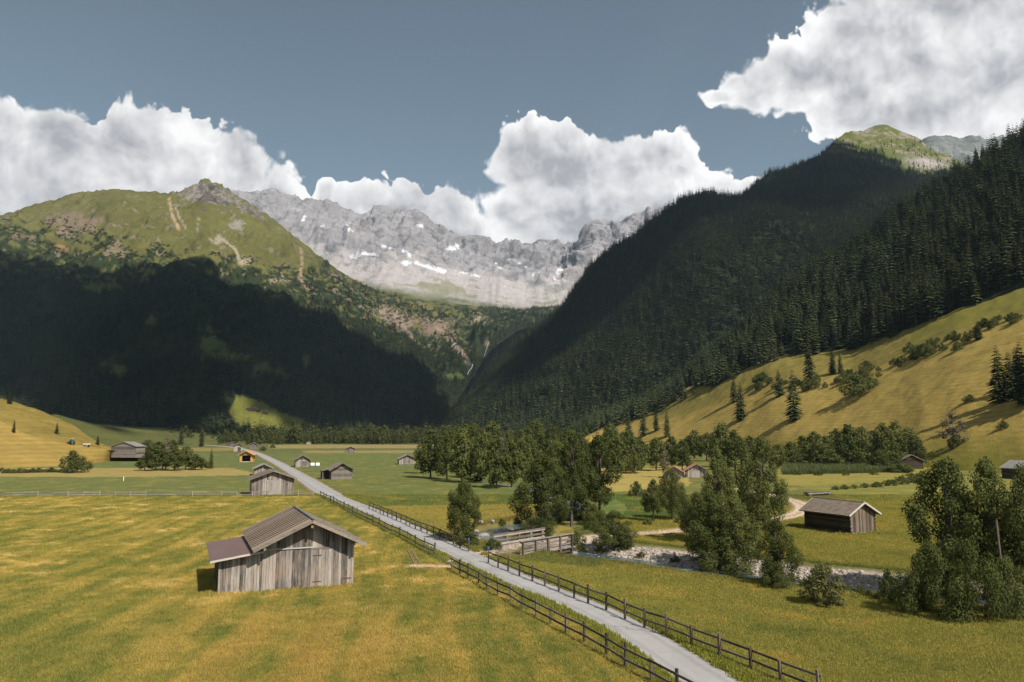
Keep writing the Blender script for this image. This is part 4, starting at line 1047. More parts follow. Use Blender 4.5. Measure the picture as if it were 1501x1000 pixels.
# ------------------------------------------------------------------ barns
UNIT = MB().box(-0.5, 0.5, -0.5, 0.5, -0.5, 0.5)
_unit = {}
def piece(name, mat, parent, c, size, rot=(0, 0, 0), label=None):
    """one plank, log or board: shared box mesh placed by its centre and size"""
    k = (name, mat.name)
    if k not in _unit: _unit[k] = UNIT.mesh(name, mat)
    o = link(name, _unit[k], parent); o.location = c; o.scale = size; o.rotation_euler = rot
    if label: o['label'] = label
    return o
RB = random.Random(3)
def gable_top(x, w, h, rise, px_=None):
    a = w / 2 if px_ is None else px_
    return h + rise * (x / a if x < a else (w - x) / (w - a))
def make_wall(root, w, d, h, rise, mat=None, inset=0.03, base=-1.6):
    i = inset
    return MB().prism([(i, base), (w - i, base), (w - i, h - 0.02), (w / 2, h + rise - 0.03), (i, h - 0.02)], i, d - i).build('wall', mat or M_INNER, root)
def gable_planks(root, w, h, rise, y, n, skip=(), mat=None, low=0.05, thick=0.05, x0=0.0, x1=None, name='plank'):
    x1 = w if x1 is None else x1
    pw = (x1 - x0) / n
    for k in range(n):
        xa, xb = x0 + k * pw, x0 + (k + 1) * pw; xm = (xa + xb) / 2
        if any(a <= xm <= b for a, b in skip): continue
        zt = min(gable_top(max(xa, 0.01), w, h, rise), gable_top(min(xb, w - 0.01), w, h, rise)) + 0.06
        zb = low + RB.uniform(-0.10, 0.10) - 0.25 * (RB.random() < 0.1) * 0
        piece(name, mat or M_PLANK, root, (xm, y + RB.uniform(-0.014, 0.014), (zt + zb) / 2), (pw * RB.uniform(0.90, 0.985), thick, zt - zb), (0, RB.uniform(-0.004, 0.004), 0))
def log_wall(root, axis, c, length, h, n, mat, out=0.25, thick=0.16):
    """n horizontal logs stacked up, their ends running past the corner"""
    lh = h / n
    for k in range(n):
        z = lh * (k + 0.5); L = length + 2 * out * (1 if k % 2 else 0.75)
        if axis == 'x': piece('log', mat, root, (length / 2, c, z), (L, thick * RB.uniform(0.85, 1.1), lh * 0.90), (RB.uniform(-.03, .03), 0, 0))
        else: piece('log', mat, root, (c, length / 2, z), (thick * RB.uniform(0.85, 1.1), L, lh * 0.90), (0, RB.uniform(-.03, .03), 0))
def log_gable(root, y, w, h, rise, n, mat, thick=0.16):
    lh = rise / n
    for k in range(n):
        z = h + lh * (k + 0.5); ww = w * (1 - (k + 0.75) / n)
        if ww > 0.3: piece('log', mat, root, (w / 2, y, z), (ww, thick, lh * 0.9))
def roof_slab(root, side, w, d, h, rise, ov, gov, thick, mat, name='roof', dz=0.0, k=0):
    """one roof slope as a thick slab. side -1 left, +1 right; returns frame (origin at the ridge, u down the slope)"""
    sl = rise / (w / 2); L = (w / 2 + ov) * math.hypot(1, sl)
    zr = h + rise + 0.05
    piece_len = d + 2 * gov
    ang = math.atan(sl)
    cx = w / 2 + side * (w / 2 + ov) / 2; cz = zr - (w / 2 + ov) / 2 * sl + thick / 2 + dz
    return piece(name, mat, root, (cx, d / 2, cz), (L, piece_len, thick), (0, side * ang, 0))
def slope_frame(side, w, d, h, rise, ov):
    sl = rise / (w / 2); ang = math.atan(sl)
    return np.array([w / 2, 0, h + rise + 0.05]), np.array([side * math.cos(ang), 0, -math.sin(ang)]), np.array([side * math.sin(ang), 0, math.cos(ang)]), (w / 2 + ov) * math.hypot(1, sl), ang
def shingles(root, side, w, d, h, rise, ov, gov, thick, rows, cols, mat, as_parts=False):
    o, u, nn, L, ang = slope_frame(side, w, d, h, rise, ov); mb = MB()
    rl = L / rows; cw = (d + 2 * gov) / cols
    for r in range(rows):
        for c in range(cols):
            if RB.random() < 0.012: continue
            y = -gov + (c + 0.5 + (0.5 if r % 2 else 0)) * cw; y = min(y, d + gov - 0.2 * cw)
            a = (r + RB.uniform(-0.10, 0.10)) * rl; b_ = a + rl * 1.18; up0 = thick + 0.012; up1 = thick + 0.045 + RB.uniform(0, 0.025)
            ww = cw * RB.uniform(0.40, 0.49)
            q = []
            for (s_, up) in ((a, up0), (b_, up1)):
                for yy in (y - ww, y + ww):
                    q.append(o + u * s_ + nn * up + [0, yy, 0]); 
            for yy in (y - ww, y + ww): q.append(o + u * b_ + nn * (up1 - 0.03) + [0, yy, 0])
            f = [(0, 1, 3, 2), (2, 3, 5, 4)]
            if side < 0: f = [x[::-1] for x in f]
            mb.add(q, f)
    x = mb.build('shingles', mat, root); x['kind'] = 'stuff'
    return x
def barge_boards(root, w, d, h, rise, ov, gov, mat, ys, width=0.2, th=0.05, lift=0.05):
    for y in ys:
        for s in (-1, 1):
            o, u, nn, L, ang = slope_frame(s, w, d, h, rise, ov); c = o + u * (L / 2) + nn * lift
            piece('barge_board', mat, root, (c[0], y, c[2]), (L + 0.02, th, width), (0, s * ang, 0))

def barn_root(px, py, ang, label, name='hay_barn', group=None, cat='barn', sink=0.0):
    x, y, z = at(px, py)
    r = empty(name, (x, y, z - sink), R(ang)); tag(r, label, cat, group)
    return r, y
def width_to(px0, py0, ang, px1):
    """length along the barn's front so that its right corner stands under px1"""
    x, y, z = at(px0, py0); a = R(ang); k = (px1 - CX) / F_PX
    fwd0 = y * CT + (z - CAM_H) * ST
    return (k * fwd0 - x) / (math.cos(a) - k * math.sin(a) * CT)

# -- the big front barn with its lean-to
def front_barn():
    ang = 23.5
    r, y = barn_root(383.5, 868.5, ang, 'large weathered grey hay barn with a brown lean-to roof, nearest in the meadow', sink=0.05)
    w, d, h, rise, ov, gov = 6.9, 9.4, 3.55, 1.62, 0.8, 1.15
    make_wall(r, w, d, h, rise)
    gable_planks(r, w, h, rise, -0.02, 15, low=0.0, x0=0.0, x1=3.62)
    for k in range(3):     # door leaf planks set back behind the frame
        pass
    door = MB().box(3.70, 5.20, -0.035, 0.02, 0.02, 3.0).build('door', M_PLANK, r)
    for k in range(6): piece('plank', M_PLANK, door, (3.70 + 0.25 * (k + 0.5), -0.06 + RB.uniform(-.008, .008), 1.50 + RB.uniform(-0.03, 0.03)), (0.235, 0.045, 2.95))
    for z in (0.55, 2.55): piece('hinge', M_IRON, door, (4.05, -0.095, z), (0.72, 0.02, 0.07))
    piece('lintel', M_BEAM, r, (4.45, -0.06, 3.08), (1.6, 0.07, 0.14))
    gable_planks(r, w, h, rise, -0.035, 6, low=3.15, x0=3.66, x1=5.24)
    gable_planks(r, w, h, rise, -0.02, 7, low=0.02, x0=5.28, x1=6.9)
    for x in (3.64, 5.25): piece('post', M_PLANK, r, (x, -0.07, 1.75), (0.12, 0.10, 3.5))
    piece('hinge', M_IRON, r, (6.45, -0.075, 0.65), (0.7, 0.02, 0.06))
    piece('batten', M_PALE, r, (1.95, -0.10, 3.20), (3.5, 0.06, 0.10))
    piece('corner_post', M_PLANK, r, (6.86, -0.03, 1.75), (0.14, 0.12, 3.55)); piece('corner_post', M_PLANK, r, (0.02, -0.05, 1.75), (0.14, 0.10, 3.5))
    for k in range(30): piece('plank', M_PLANK, r, (w - 0.02, (k + 0.5) * d / 30, h / 2), (0.05, d / 30 * 0.96, h + 0.1))
    for k in range(20): piece('plank', M_PLANK, r, ((k + 0.5) * w / 20, d + 0.0, gable_top((k + 0.5) * w / 20, w, h, rise) / 2), (w / 20 * 0.96, 0.05, gable_top((k + 0.5) * w / 20, w, h, rise)))
    th = 0.16
    for s in (-1, 1): roof_slab(r, s, w, d, h, rise, ov, gov, th, M_INNER if s < 0 else M_SHINGLE)
    # left slope: broad boards from ridge to eave with raised dark battens between
    o, u, nn, L, an = slope_frame(-1, w, d, h, rise, ov)
    nb = 14; bw = (d + 2 * gov) / nb
    for k in range(nb):
        c = o + u * (L / 2) + nn * (th + 0.035); yy = -gov + (k + 0.5) * bw
        piece('roof_board', M_ROOFBOARD, r, (c[0] + RB.uniform(-.04, .0), yy, c[2] + RB.uniform(0, .02)), (L, bw * 0.83, 0.07), (RB.uniform(-.02, .02), -an, 0))
        if k: piece('roof_batten', M_DARKLOG, r, (c[0] + 0.02 * nn[0], -gov + k * bw, c[2] + 0.05), (L * 0.99, 0.13, 0.09), (0, -an, RB.uniform(-.006, .006)))
    # right slope: shingles
    shingles(r, 1, w, d, h, rise, ov, gov, th, 15, 34, M_SHINGLE)
    for k in range(16):
        piece('ridge_tile', M_RIDGE, r, (w / 2 + 0.12, -gov + 0.35 + (k + 0.5) * (d + 2 * gov - 0.4) / 16, h + rise + 0.05 + th + 0.10), (0.42, 0.60, 0.05), (0, 0.40, RB.uniform(-.05, .05)))
    barge_boards(r, w, d, h, rise, ov, gov, M_BEAM, (-gov - 0.03, d + gov + 0.03), 0.24, 0.06, 0.07)
    for x, z in ((0.0, h - 0.16), (w, h - 0.16), (w / 2, h + rise - 0.28)):
        piece('purlin', M_BEAM, r, (x, -gov / 2 + 0.05, z), (0.18, gov + 0.1, 0.2)); piece('purlin', M_BEAM, r, (x, d + gov / 2 - 0.05, z), (0.18, gov + 0.1, 0.2))
    # lean-to on the left
    lw = 3.05
    hl, hr = 2.72, 3.15
    MB().prism([(-lw + 0.04, -0.4), (-0.02, -0.4), (-0.02, hr - 0.1), (-lw + 0.04, hl - 0.06)], 0.06, d - 0.5).build('lean_to_wall', M_INNER, r)
    n = 15
    for k in range(n):
        x = -lw + (k + 0.5) * lw / n; zt = hl + (hr - hl) * (k + 0.5) / n - 0.05
        piece('plank', M_PLANK, r, (x, 0.02 + RB.uniform(-.02, .02), zt / 2), (lw / n * RB.uniform(.88, .98), 0.05, zt + RB.uniform(-.05, .05)), (0, RB.uniform(-.006, .006), 0))
    for k in range(26): piece('plank', M_INNER, r, (-lw + 0.02, 0.2 + (k + 0.5) * (d - 0.8) / 26, hl / 2 - 0.05), (0.05, (d - 0.8) / 26 * 0.93, hl - 0.1))  # side boards take the dark wood, so their shade is in the colour
    piece('corner_post', M_PLANK, r, (-lw - 0.02, 0.02, hl / 2 - 0.05), (0.14, 0.14, hl))
    an2 = math.atan((hr - hl) / lw); Lx = lw + 0.75
    roof = piece('lean_to_roof', M_METAL, r, (-lw / 2 - 0.36, d / 2 - 0.35, (hl + hr) / 2 + 0.02), (Lx / math.cos(an2), d + 0.6, 0.07), (0, -an2, 0))
    for k in range(4): piece('rafter', M_BEAM, r, (-lw / 2 - 0.3, -0.25 + k * (d - 0.4) / 3, (hl + hr) / 2 - 0.09), (Lx * 0.98, 0.12, 0.14), (0, -an2, 0))
    piece('eave_board', M_PALE, r, (-lw / 2 - 0.36, -0.67, (hl + hr) / 2 - 0.05), (Lx / math.cos(an2), 0.05, 0.14), (0, -an2, 0))
front_barn()

def small_barn(px0, py, px1, eave_py, ridge_py, label, ang=22, depth=5.0, n=14, wall='plank', roof=M_SHINGLE, over=0.5, gov=0.6, door=None, rows=0, left_dark=True, group=None, parts=True, mat=None, name='hay_barn', cat='barn', opening=None, barge=M_BEAM):
    r, y = barn_root(px0, py, ang, label, name, group, cat, 0.05)
    w = width_to(px0, py, ang, px1)
    h = (py - eave_py) * y / F_PX; rise = max(0.5, (eave_py - ridge_py) * y / F_PX * 0.95 - 0.1)
    mat = mat or (M_PLANK if wall == 'plank' else M_LOG)
    make_wall(r, w, depth, h, rise, mat if (not parts or wall == 'log') else M_INNER)
    th = 0.14
    if parts:
        if wall == 'plank':
            gable_planks(r, w, h, rise, -0.02, n, skip=[door] if door else (), mat=mat)
            if door: 
                dr_ = MB().box(door[0] + .03, door[1] - .03, -0.07, 0.02, 0.05, h * 0.88).build('door', mat, r)
                for x in (door[0], door[1]): piece('door_post', M_PALE, r, (x, -0.06, h * 0.46), (0.10, 0.10, h * 0.92))
                piece('lintel', M_PALE, r, ((door[0] + door[1]) / 2, -0.06, h * 0.91), (door[1] - door[0] + 0.2, 0.09, 0.12))
                gable_planks(r, w, h, rise, -0.02, max(3, int((door[1] - door[0]) / 0.3)), mat=mat, low=h * 0.93, x0=door[0], x1=door[1])
            m = max(6, int(depth / 0.35))
            for k in range(m): piece('plank', mat, r, (0.0, (k + 0.5) * depth / m, h / 2), (0.05, depth / m * .95, h)); piece('plank', mat, r, (w, (k + 0.5) * depth / m, h / 2), (0.05, depth / m * .95, h))
        else:
            nl = max(6, int(h / 0.3))
            log_wall(r, 'x', 0, w, h, nl, mat, 0.12); log_wall(r, 'x', depth, w, h, nl, mat, 0.12); log_wall(r, 'y', 0, depth, h, nl, mat, 0.12); log_wall(r, 'y', w, depth, h, nl, mat, 0.12)
            log_gable(r, 0, w, h, rise, max(3, int(rise / 0.3)), mat)
    if opening:
        MB().box(opening[0], opening[1], -0.05, 0.1, opening[2], opening[3]).build('doorway', M_INNER, r)  # solid dark box; the shade of the opening is only its colour
    for s in (-1, 1):
        roof_slab(r, s, w, depth, h, rise, over, gov, th, roof)
        if rows: shingles(r, s, w, depth, h, rise, over, gov, th, rows, rows * 2, roof)
    barge_boards(r, w, depth, h, rise, over, gov, barge, (-gov - 0.03, depth + gov + 0.03), 0.18, 0.06, 0.06)
    return r, w, h, rise, y

r, w, h, rise, y = small_barn(368.5, 727.5, 430, 703, 691, 'tall plank barn with a centre door at the roadside behind the large front barn', 22, 7.0, 20, door=(2.85, 5.2), over=0.6, gov=0.8, rows=10)
small_barn(372.5, 697.5, 399, 687, 680.5, 'smaller plank barn with a grey roof peeping out behind the roadside barn', 20, 7.0, 12, roof=M_GREYROOF, gov=0.9)
r, w, h, rise, y = small_barn(486, 703, 516, 688.5, 679, 'grey log barn with a covered passage on its left, right of the road', 22, 6.5, 12, wall='log', gov=0.8, over=0.7)
# covered passage on that barn's left side
piece('side_roof', M_SHINGLE, r, (-1.0, 4.4, h - 0.1), (2.4, 4.4, 0.12), (0, -0.28, 0)); piece('side_post', M_BEAM, r, (-1.9, 2.6, h / 2 - 0.25), (0.16, 0.16, h - 0.3)); piece('side_post', M_BEAM, r, (-1.9, 6.2, h / 2 - 0.25), (0.16, 0.16, h - 0.3)); piece('side_wall', M_INNER, r, (-0.9, 5.2, h / 2 - 0.2), (1.7, 2.6, h - 0.4))
small_barn(433, 685, 454.5, 674.5, 667.5, 'small plank barn beside two white wrapped bales', 20, 6.0, 10, gov=0.8, door=(1.6, 4.0), over=0.6)
small_barn(507, 663.8, 520.5, 658, 655, 'small dark barn alone at the far edge of the green field', 15, 6.0, 8, mat=M_LOG, gov=0.7)
small_barn(449, 651.6, 456, 648.5, 646.6, 'tiny grey hut far off before the dark conifer wood', 15, 6.0, parts=False, gov=0.6)
small_barn(366, 658.5, 376.5, 652, 648.5, 'pale grey barn right of the road where it bends into the far valley', 18, 8.0, parts=False, gov=0.8)
small_barn(342, 662, 355, 653.8, 650.8, 'grey barn left of the far bend of the road, with an open dark doorway', 22, 8.0, parts=False, gov=0.8, opening=(2.6, 4.6, 0.1, 2.8))
small_barn(337, 654.5, 344, 650, 648, 'pale gabled hut behind the far bend, right half of a touching pair', 22, 8.0, parts=False, gov=0.6)
small_barn(332.4, 653, 337.5, 650, 648.6, 'dark low hut behind the far bend, left half of a touching pair', 22, 8.0, parts=False, mat=M_DARKLOG, gov=0.6)
small_barn(585, 681, 609, 672.5, 666.5, 'grey plank barn half hidden at the left end of the woods', 14, 6.0, 12, gov=0.7, roof=M_GREYROOF)
small_barn(163, 665, 199, 654.5, 647.5, 'wide dark log barn with a grey roof on the golden slope at the left', -16, 5.0, wall='log', over=0.5, gov=0.35, roof=M_GREYROOF)
small_barn(1322, 687, 1353, 674.5, 666.5, 'dark brown barn beside the hedge under the golden hillside', -18, 5.0, 12, mat=M_DARKLOG, gov=0.5, wall='log')
small_barn(1497, 703, 1530, 687, 676, 'dark barn with a grey roof cut off by the right edge', 10, 6.0, 12, mat=M_DARKLOG, gov=0.6, roof=M_GREYROOF, wall='log')
small_barn(1006, 700, 1036, 689, 680, 'red-roofed plank barn among the riverside trees, the right one of the pair', -10, 6.0, 12, roof=M_RED, gov=0.6, door=(1.8, 3.6))
small_barn(974, 701, 1003, 692.5, 683.5, 'faded red-roofed barn half hidden in bushes, the left one of the pair', -10, 6.0, 12, roof=M_RED, gov=0.6)
small_barn(1082, 668, 1096, 658, 652, 'small grey hut just showing between the trees below the golden hillside', -20, 5.0, parts=False, roof=M_GREYROOF, gov=0.5)
small_barn(361, 601, 379, 599, 597, 'long low dark farm hut on the sunlit clearing under the forest', -6, 10.0, parts=False, mat=M_DARKLOG, roof=M_GREYROOF, gov=0.6, name='farm_hut', cat='hut')
small_barn(384, 606, 391, 603.5, 602, 'small dark hut right of the long farm hut on the clearing', -6, 8.0, parts=False, mat=M_DARKLOG, roof=M_GREYROOF, gov=0.6, name='farm_hut', cat='hut')
small_barn(439, 649.5, 444, 647.5, 646.2, 'flat pale roofed shelter far off before the dark conifer wood', 5, 8.0, parts=False, roof=M_WHITE, gov=0.6, name='shelter', cat='shelter')
small_barn(820, 682, 830, 677, 673.5, 'little pale-gabled hut glimpsed through the middle of the woods', -15, 5.0, parts=False, roof=M_GREYROOF, mat=M_LOG, gov=0.5)
small_barn(262, 641, 268, 638.5, 637, 'small house with a pale wall on the far green slope behind the thicket', 8, 8.0, parts=False, mat=M_PALE, roof=M_GREYROOF, name='farm_house', cat='house')

# -- new timber shed, open in front
def new_shed():
    ang = 8
    r, y = barn_root(351.5, 677.5, ang, 'new yellow timber shed with an orange roof and open front', 'timber_shed', cat='shed')
    w = width_to(351.5, 677.5, ang, 370); h = (677.5 - 666.5) * y / F_PX; rise = 1.35; d = 5.0
    MB().box(0, w, d - 0.1, d, 0, h).build('back_wall', M_DARKLOG, r)
    for x in (0.05, w - 0.05): MB().box(x - 0.06, x + 0.06, 0.5, d - 0.12, 0, h).build('side_wall', M_NEW, r)
    for x in (0.35, w - 0.35): piece('front_panel', M_NEW, r, (x, 0.1, h / 2), (0.95, 0.14, h))
    MB().prism([(0, h - 0.35), (w, h - 0.35), (w, h), (w / 2, h + rise), (0, h)], -0.02, 0.14).build('gable', M_NEW, r)
    piece('collar_beam', M_BEAM, r, (w / 2, -0.08, h + 0.1), (w, 0.1, 0.2))
    for s in (-1, 1): roof_slab(r, s, w, d, h, rise, 0.8, 0.9, 0.14, M_ORANGE)
    barge_boards(r, w, d, h, rise, 0.8, 0.9, M_NEW, (-0.93,), 0.2)
    piece('plinth', M_PALE, r, (w / 2, -0.3, 0.12), (w * 0.6, 0.8, 0.3))
new_shed()

# -- log barn on the right, long side in shade
def right_barn():
    ang = 25.5
    r, y = barn_root(1246, 783.6, ang, 'brown log barn with a shingle roof and pale barge boards, alone right of the stream', sink=0.04)
    w, d, h, rise, ov, gov = 4.25, 6.6, 2.42, 1.15, 0.55, 0.55
    make_wall(r, w, d, h, rise)
    gable_planks(r, w, h, rise, -0.03, 17, mat=M_BROWN, low=0.15)
    piece('sill_beam', M_PALE, r, (w / 2, -0.06, 0.07), (w + 0.1, 0.12, 0.2))
    nl = 11
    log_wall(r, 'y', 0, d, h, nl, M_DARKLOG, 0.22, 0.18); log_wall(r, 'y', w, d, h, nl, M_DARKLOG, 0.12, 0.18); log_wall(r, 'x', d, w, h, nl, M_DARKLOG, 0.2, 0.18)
    for k in range(nl): piece('log_end', M_BEAM, r, (0.02, -0.14, h / nl * (k + 0.5)), (0.17, 0.14, h / nl * 0.8))
    piece('corner_post', M_PLANK, r, (w - 0.03, -0.06, h / 2), (0.14, 0.12, h))
    for s in (-1, 1):
        roof_slab(r, s, w, d, h, rise, ov, gov, 0.12, M_SHINGLE); shingles(r, s, w, d, h, rise, ov, gov, 0.12, 12, 30, M_SHINGLE)
    barge_boards(r, w, d, h, rise, ov, gov, M_PALE, (-gov - 0.03, d + gov + 0.03), 0.2, 0.05, 0.09)
    piece('ridge_board', M_SHINGLE, r, (w / 2, d / 2, h + rise + 0.27), (0.3, d + 2 * gov, 0.05))
right_barn()

# ------------------------------------------------------------------ fences, bridge and small things
def fence(label, p0, p1, posts, rails=2, ph=1.15, pale=False, off=0.0, group='timber rail fences', caps=(), line=None):
    """posts driven beside the road, round rails nailed to them"""
    a = np.array(at(*p0)); b = np.array(at(*p1)); 
    r = empty('rail_fence', (a[0], a[1], a[2])); tag(r, label, 'fence', group)
    pm, rm = (M_BRIDGE, M_BRIDGE) if pale else (M_POST, M_RAIL)
    pts = []
    for k in range(posts):
        f = k / (posts - 1)
        if line is None: x, y = a[:2] * (1 - f) + b[:2] * f
        else: x, y = line(f)
        if 0 < k < posts - 1: x += RB.uniform(-.08, .08); y += RB.uniform(-.25, .25)
        z = float(gz(x, y)); pts.append(np.array([x, y, z]) - a)
        h = ph * RB.uniform(0.94, 1.18)
        pc = piece('post', pm, r, (x - a[0], y - a[1], z - a[2] + h / 2 - 0.15), (0.12, 0.12, h + 0.3), (RB.uniform(-.04, .04), RB.uniform(-.04, .04), RB.uniform(0, 1)))
        if k in caps: piece('marker_cap', M_BLUE, r, (x - a[0], y - a[1], z - a[2] + h + 0.1), (0.16, 0.16, 0.2))
    d = (pts[-1] - pts[0])[:2]; d /= np.linalg.norm(d); nm = np.array([d[1], -d[0], 0]) * off
    for k in range(posts - 1):
        for q in range(rails):
            z = (0.92, 0.45, 0.2)[q]
            u, v = pts[k] + nm + [0, 0, z * ph * 0.95 + RB.uniform(-.03, .03)], pts[k + 1] + nm + [0, 0, z * ph * 0.95 + RB.uniform(-.03, .03)]
            e = (v - u) / np.linalg.norm(v - u); c = (u + v) / 2; L = np.linalg.norm(v - u) + 0.25
            o = piece('rail', rm, r, c, (L, 0.055, 0.105), (0, -math.asin(e[2]), math.atan2(e[1], e[0])))
    return r
fence('dark rail fence along the near left edge of the road, reaching the bottom frame edge', (662, 836), (1040, 1047), 17, off=0.09)
fence('dark rail fence on the stream side of the near road', (716, 826), (1200, 1024), 18, off=-0.09, caps=(0,))
fence('rail fence left of the road between the roadside barn and the field gate', (470, 729), (637, 815.5), 22, off=0.09)
fence('rail fence right of the road ending at the bridge turn-off', (541, 746), (687, 809), 20, off=-0.09, caps=(19,))
fence('long pale rail fence crossing the meadow in front of the roadside barn', (-60, 729.5), (459, 727.5), 24, ph=1.05, pale=True)
def pole_thing(name, label, cat, px, py, h, rad, mat, rot=(0, 0, 0), group=None):
    x, y, z = at(px, py)
    o = MB().tube([(0, 0, -0.3), (0, 0, h * 0.5), (0, 0, h)], [rad, rad * 0.92, rad * 0.8], 8).build(name, mat); o.location = (x, y, z); o.rotation_euler = rot
    return tag(o, label, cat, group)
pole_thing('wooden_pole', 'tall slim wooden pole standing among the trees at the right edge', 'pole', 1476, 902, 6.2, 0.075, M_POST, (0.0, -0.035, 0))
pole_thing('leaning_pole', 'grey pole leaning right by the field gate, the left of two', 'pole', 608, 828, 1.5, 0.08, M_BRIDGE, (0.1, -0.45, 0))
pole_thing('leaning_pole', 'grey pole leaning by the field gate next to the bare patch, the right of two', 'pole', 616, 828, 1.5, 0.06, M_BRIDGE, (0.1, -0.55, 0))
pole_thing('marker_post', 'short white marker post standing in the mown field on the left', 'post', 181, 705, 1.1, 0.10, M_WHITE)
pole_thing('dead_trunk', 'thin pale dead trunk leaning over the bright green field by the stream', 'trunk', 926, 752, 4.2, 0.05, M_BARK, (0.0, 0.35, 0))

def bridge():
    A0 = FLAT(765.5, 814.0, 0.05)[()]; A1 = FLAT(836.5, 801.5, 0.1)[()]; B0 = FLAT(725.5, 803.0, 0.1)[()]; 
    d = A1 - A0; L = float(np.linalg.norm(d)); ang = math.atan2(d[1], d[0]); n = np.array([-math.sin(ang), math.cos(ang)]); e = np.array([math.cos(ang), math.sin(ang)])
    wB = float((B0 - A0) @ n); sB = float((B0 - A0) @ e)
    r = empty('timber_bridge', (A0[0], A0[1], 0.0), ang); tag(r, 'small weathered timber bridge with plank railings carrying the track over the stream', 'bridge')
    L += 0.5
    for k in range(3): piece('girder', M_DARKLOG, r, (L / 2 - 0.2, 0.2 + k * (wB - 0.4) / 2, -0.22), (L + 1.6, 0.3, 0.42))
    nd = 30
    for k in range(nd): piece('deck_plank', M_BRIDGE, r, (-0.7 + (k + 0.5) * (L + 0.9) / nd, wB / 2, 0.04 + RB.uniform(-.01, .01)), ((L + 0.9) / nd * 0.92, wB + 0.3, 0.08))
    for (y, s0, sgn) in ((-0.05, 0.0, -1), (wB + 0.05, sB, 1)):
        for k in range(5):
            piece('railing_post', M_POST if sgn < 0 else M_BRIDGE, r, (s0 + k * (L - 0.4) / 4, y + sgn * 0.06, 0.52), (0.20, 0.17, 1.75), (0, 0.03 * RB.uniform(-1, 1), 0))
        for z, t in ((1.28, 0.17), (0.86, 0.20), (0.46, 0.20)):
            piece('railing_board', M_BRIDGE, r, (s0 + (L - 0.4) / 2, y - sgn * 0.07, z), (L + 0.15, 0.07, t), (0, -0.008, RB.uniform(-.004, .004)))
        piece('hand_rail', M_BRIDGE, r, (s0 + (L - 0.4) / 2, y, 1.42), (L + 0.3, 0.28, 0.07), (0, -0.008, 0))
        piece('kerb_beam', M_BRIDGE, r, (s0 + (L - 0.4) / 2, y - sgn * 0.1, 0.17), (L + 0.2, 0.16, 0.18))
    for s in (-0.4, L - 0.1): MB().box(s - 0.35, s + 0.35, -0.3, wB + 0.3, -2.2, -0.45).build('abutment', M_STONE, r)
M_FALL = mat_plain('white_water', (0.26, 0.28, 0.29))
M_STONE = mat_plain('river_stone', (0.30, 0.27, 0.245), 0.9, 0.35, 0.9)
bridge()

# wrapped bales, tractor, board stack
for px, lab in ((458, 'white film-wrapped bale next to the small plank barn, left of the two'), (465.5, 'white film-wrapped bale, right of the two beside the small plank barn')):
    x, y, z = at(px, 684.3); mb = MB(); mb.tube([(-0.6, 0, 0.62), (-0.5, 0, 0.62), (0.5, 0, 0.62), (0.6, 0, 0.62)], [0.5, 0.63, 0.63, 0.5], 14)
    o = mb.build('wrapped_bale', M_FILM); o.location = (x, y, z - 0.02); o.rotation_euler = (0, 0, 0.3); o.scale = (1.15, 1.15, 1.15); tag(o, lab, 'bale', 'wrapped bales')
def tractor():
    x, y, z = at(104, 651.5); r = empty('tractor', (x, y, z), R(150)); tag(r, 'small green tractor with a white-roofed cab working on the golden slope', 'tractor')
    MB().box(-0.1, 1.6, -0.35, 0.35, 0.65, 1.35).build('bonnet', M_GREEN, r)
    MB().box(-1.1, 0.1, -0.55, 0.55, 0.6, 1.05).build('body', M_GREEN, r)
    MB().prism([(-1.05, 1.05), (0.05, 1.05), (-0.05, 2.2), (-0.95, 2.2)], -0.55, 0.55).build('cab', M_GLASS, r)
    MB().box(-1.05, 0.05, -0.62, 0.62, 2.2, 2.32).build('cab_roof', M_WHITE, r)
    for a in (-1, 1):
        MB().tube([(-0.7, a * 0.55, 0.7), (-0.7, a * 0.95, 0.7)], 0.72, 14).build('wheel', M_TYRE, r); MB().tube([(1.15, a * 0.5, 0.45), (1.15, a * 0.8, 0.45)], 0.45, 14).build('wheel', M_TYRE, r)
    MB().box(1.7, 2.4, -1.0, 1.0, 0.25, 0.7).build('front_mower', M_REDP, r)
tractor()
def wagon():
    x, y, z = at(127, 654.5); r = empty('hay_trailer', (x, y, z), R(20)); tag(r, 'small grey hay trailer parked between the tractor and the wide log barn', 'trailer')
    MB().box(-1.3, 1.3, -0.7, 0.7, 0.6, 0.75).build('bed', M_PALE, r)
    for a in (-0.7, 0.7): MB().box(-1.3, 1.3, a - 0.03, a + 0.03, 0.75, 1.3).build('side_board', M_PALE, r)
    for a in (-0.8, 0.8):
        for c in (-1, 1): MB().tube([(a, c * 0.5, 0.35), (a, c * 0.7, 0.35)], 0.35, 12).build('wheel', M_TYRE, r)
    MB().tube([(1.3, 0, 0.6), (2.4, 0, 0.35)], 0.05, 6).build('drawbar', M_IRON, r)
wagon()
def board_stack():
    x, y, z = at(1181, 728); x2, y2, _ = at(1215, 725.5); r = empty('board_stack', ((x + x2) / 2, (y + y2) / 2, (z)), math.atan2(y2 - y, x2 - x)); tag(r, 'low stack of long grey poles on bearers in the grass behind the brown log barn', 'board stack')
    L = math.hypot(x2 - x, y2 - y)
    for k in (-0.4, 0.4): piece('bearer', M_BEAM, r, (k * L, 0, 0.15), (0.2, 1.2, 0.5))
    for j in range(2):
        for k in range(5): piece('pole', M_LOG, r, (RB.uniform(-.15, .15), -0.45 + 0.22 * k + 0.1 * j, 0.50 + 0.19 * j), (L * RB.uniform(.92, 1.08), 0.18, 0.17), (0, 0.012 * (j + 1), RB.uniform(-.02, .02)))
board_stack()

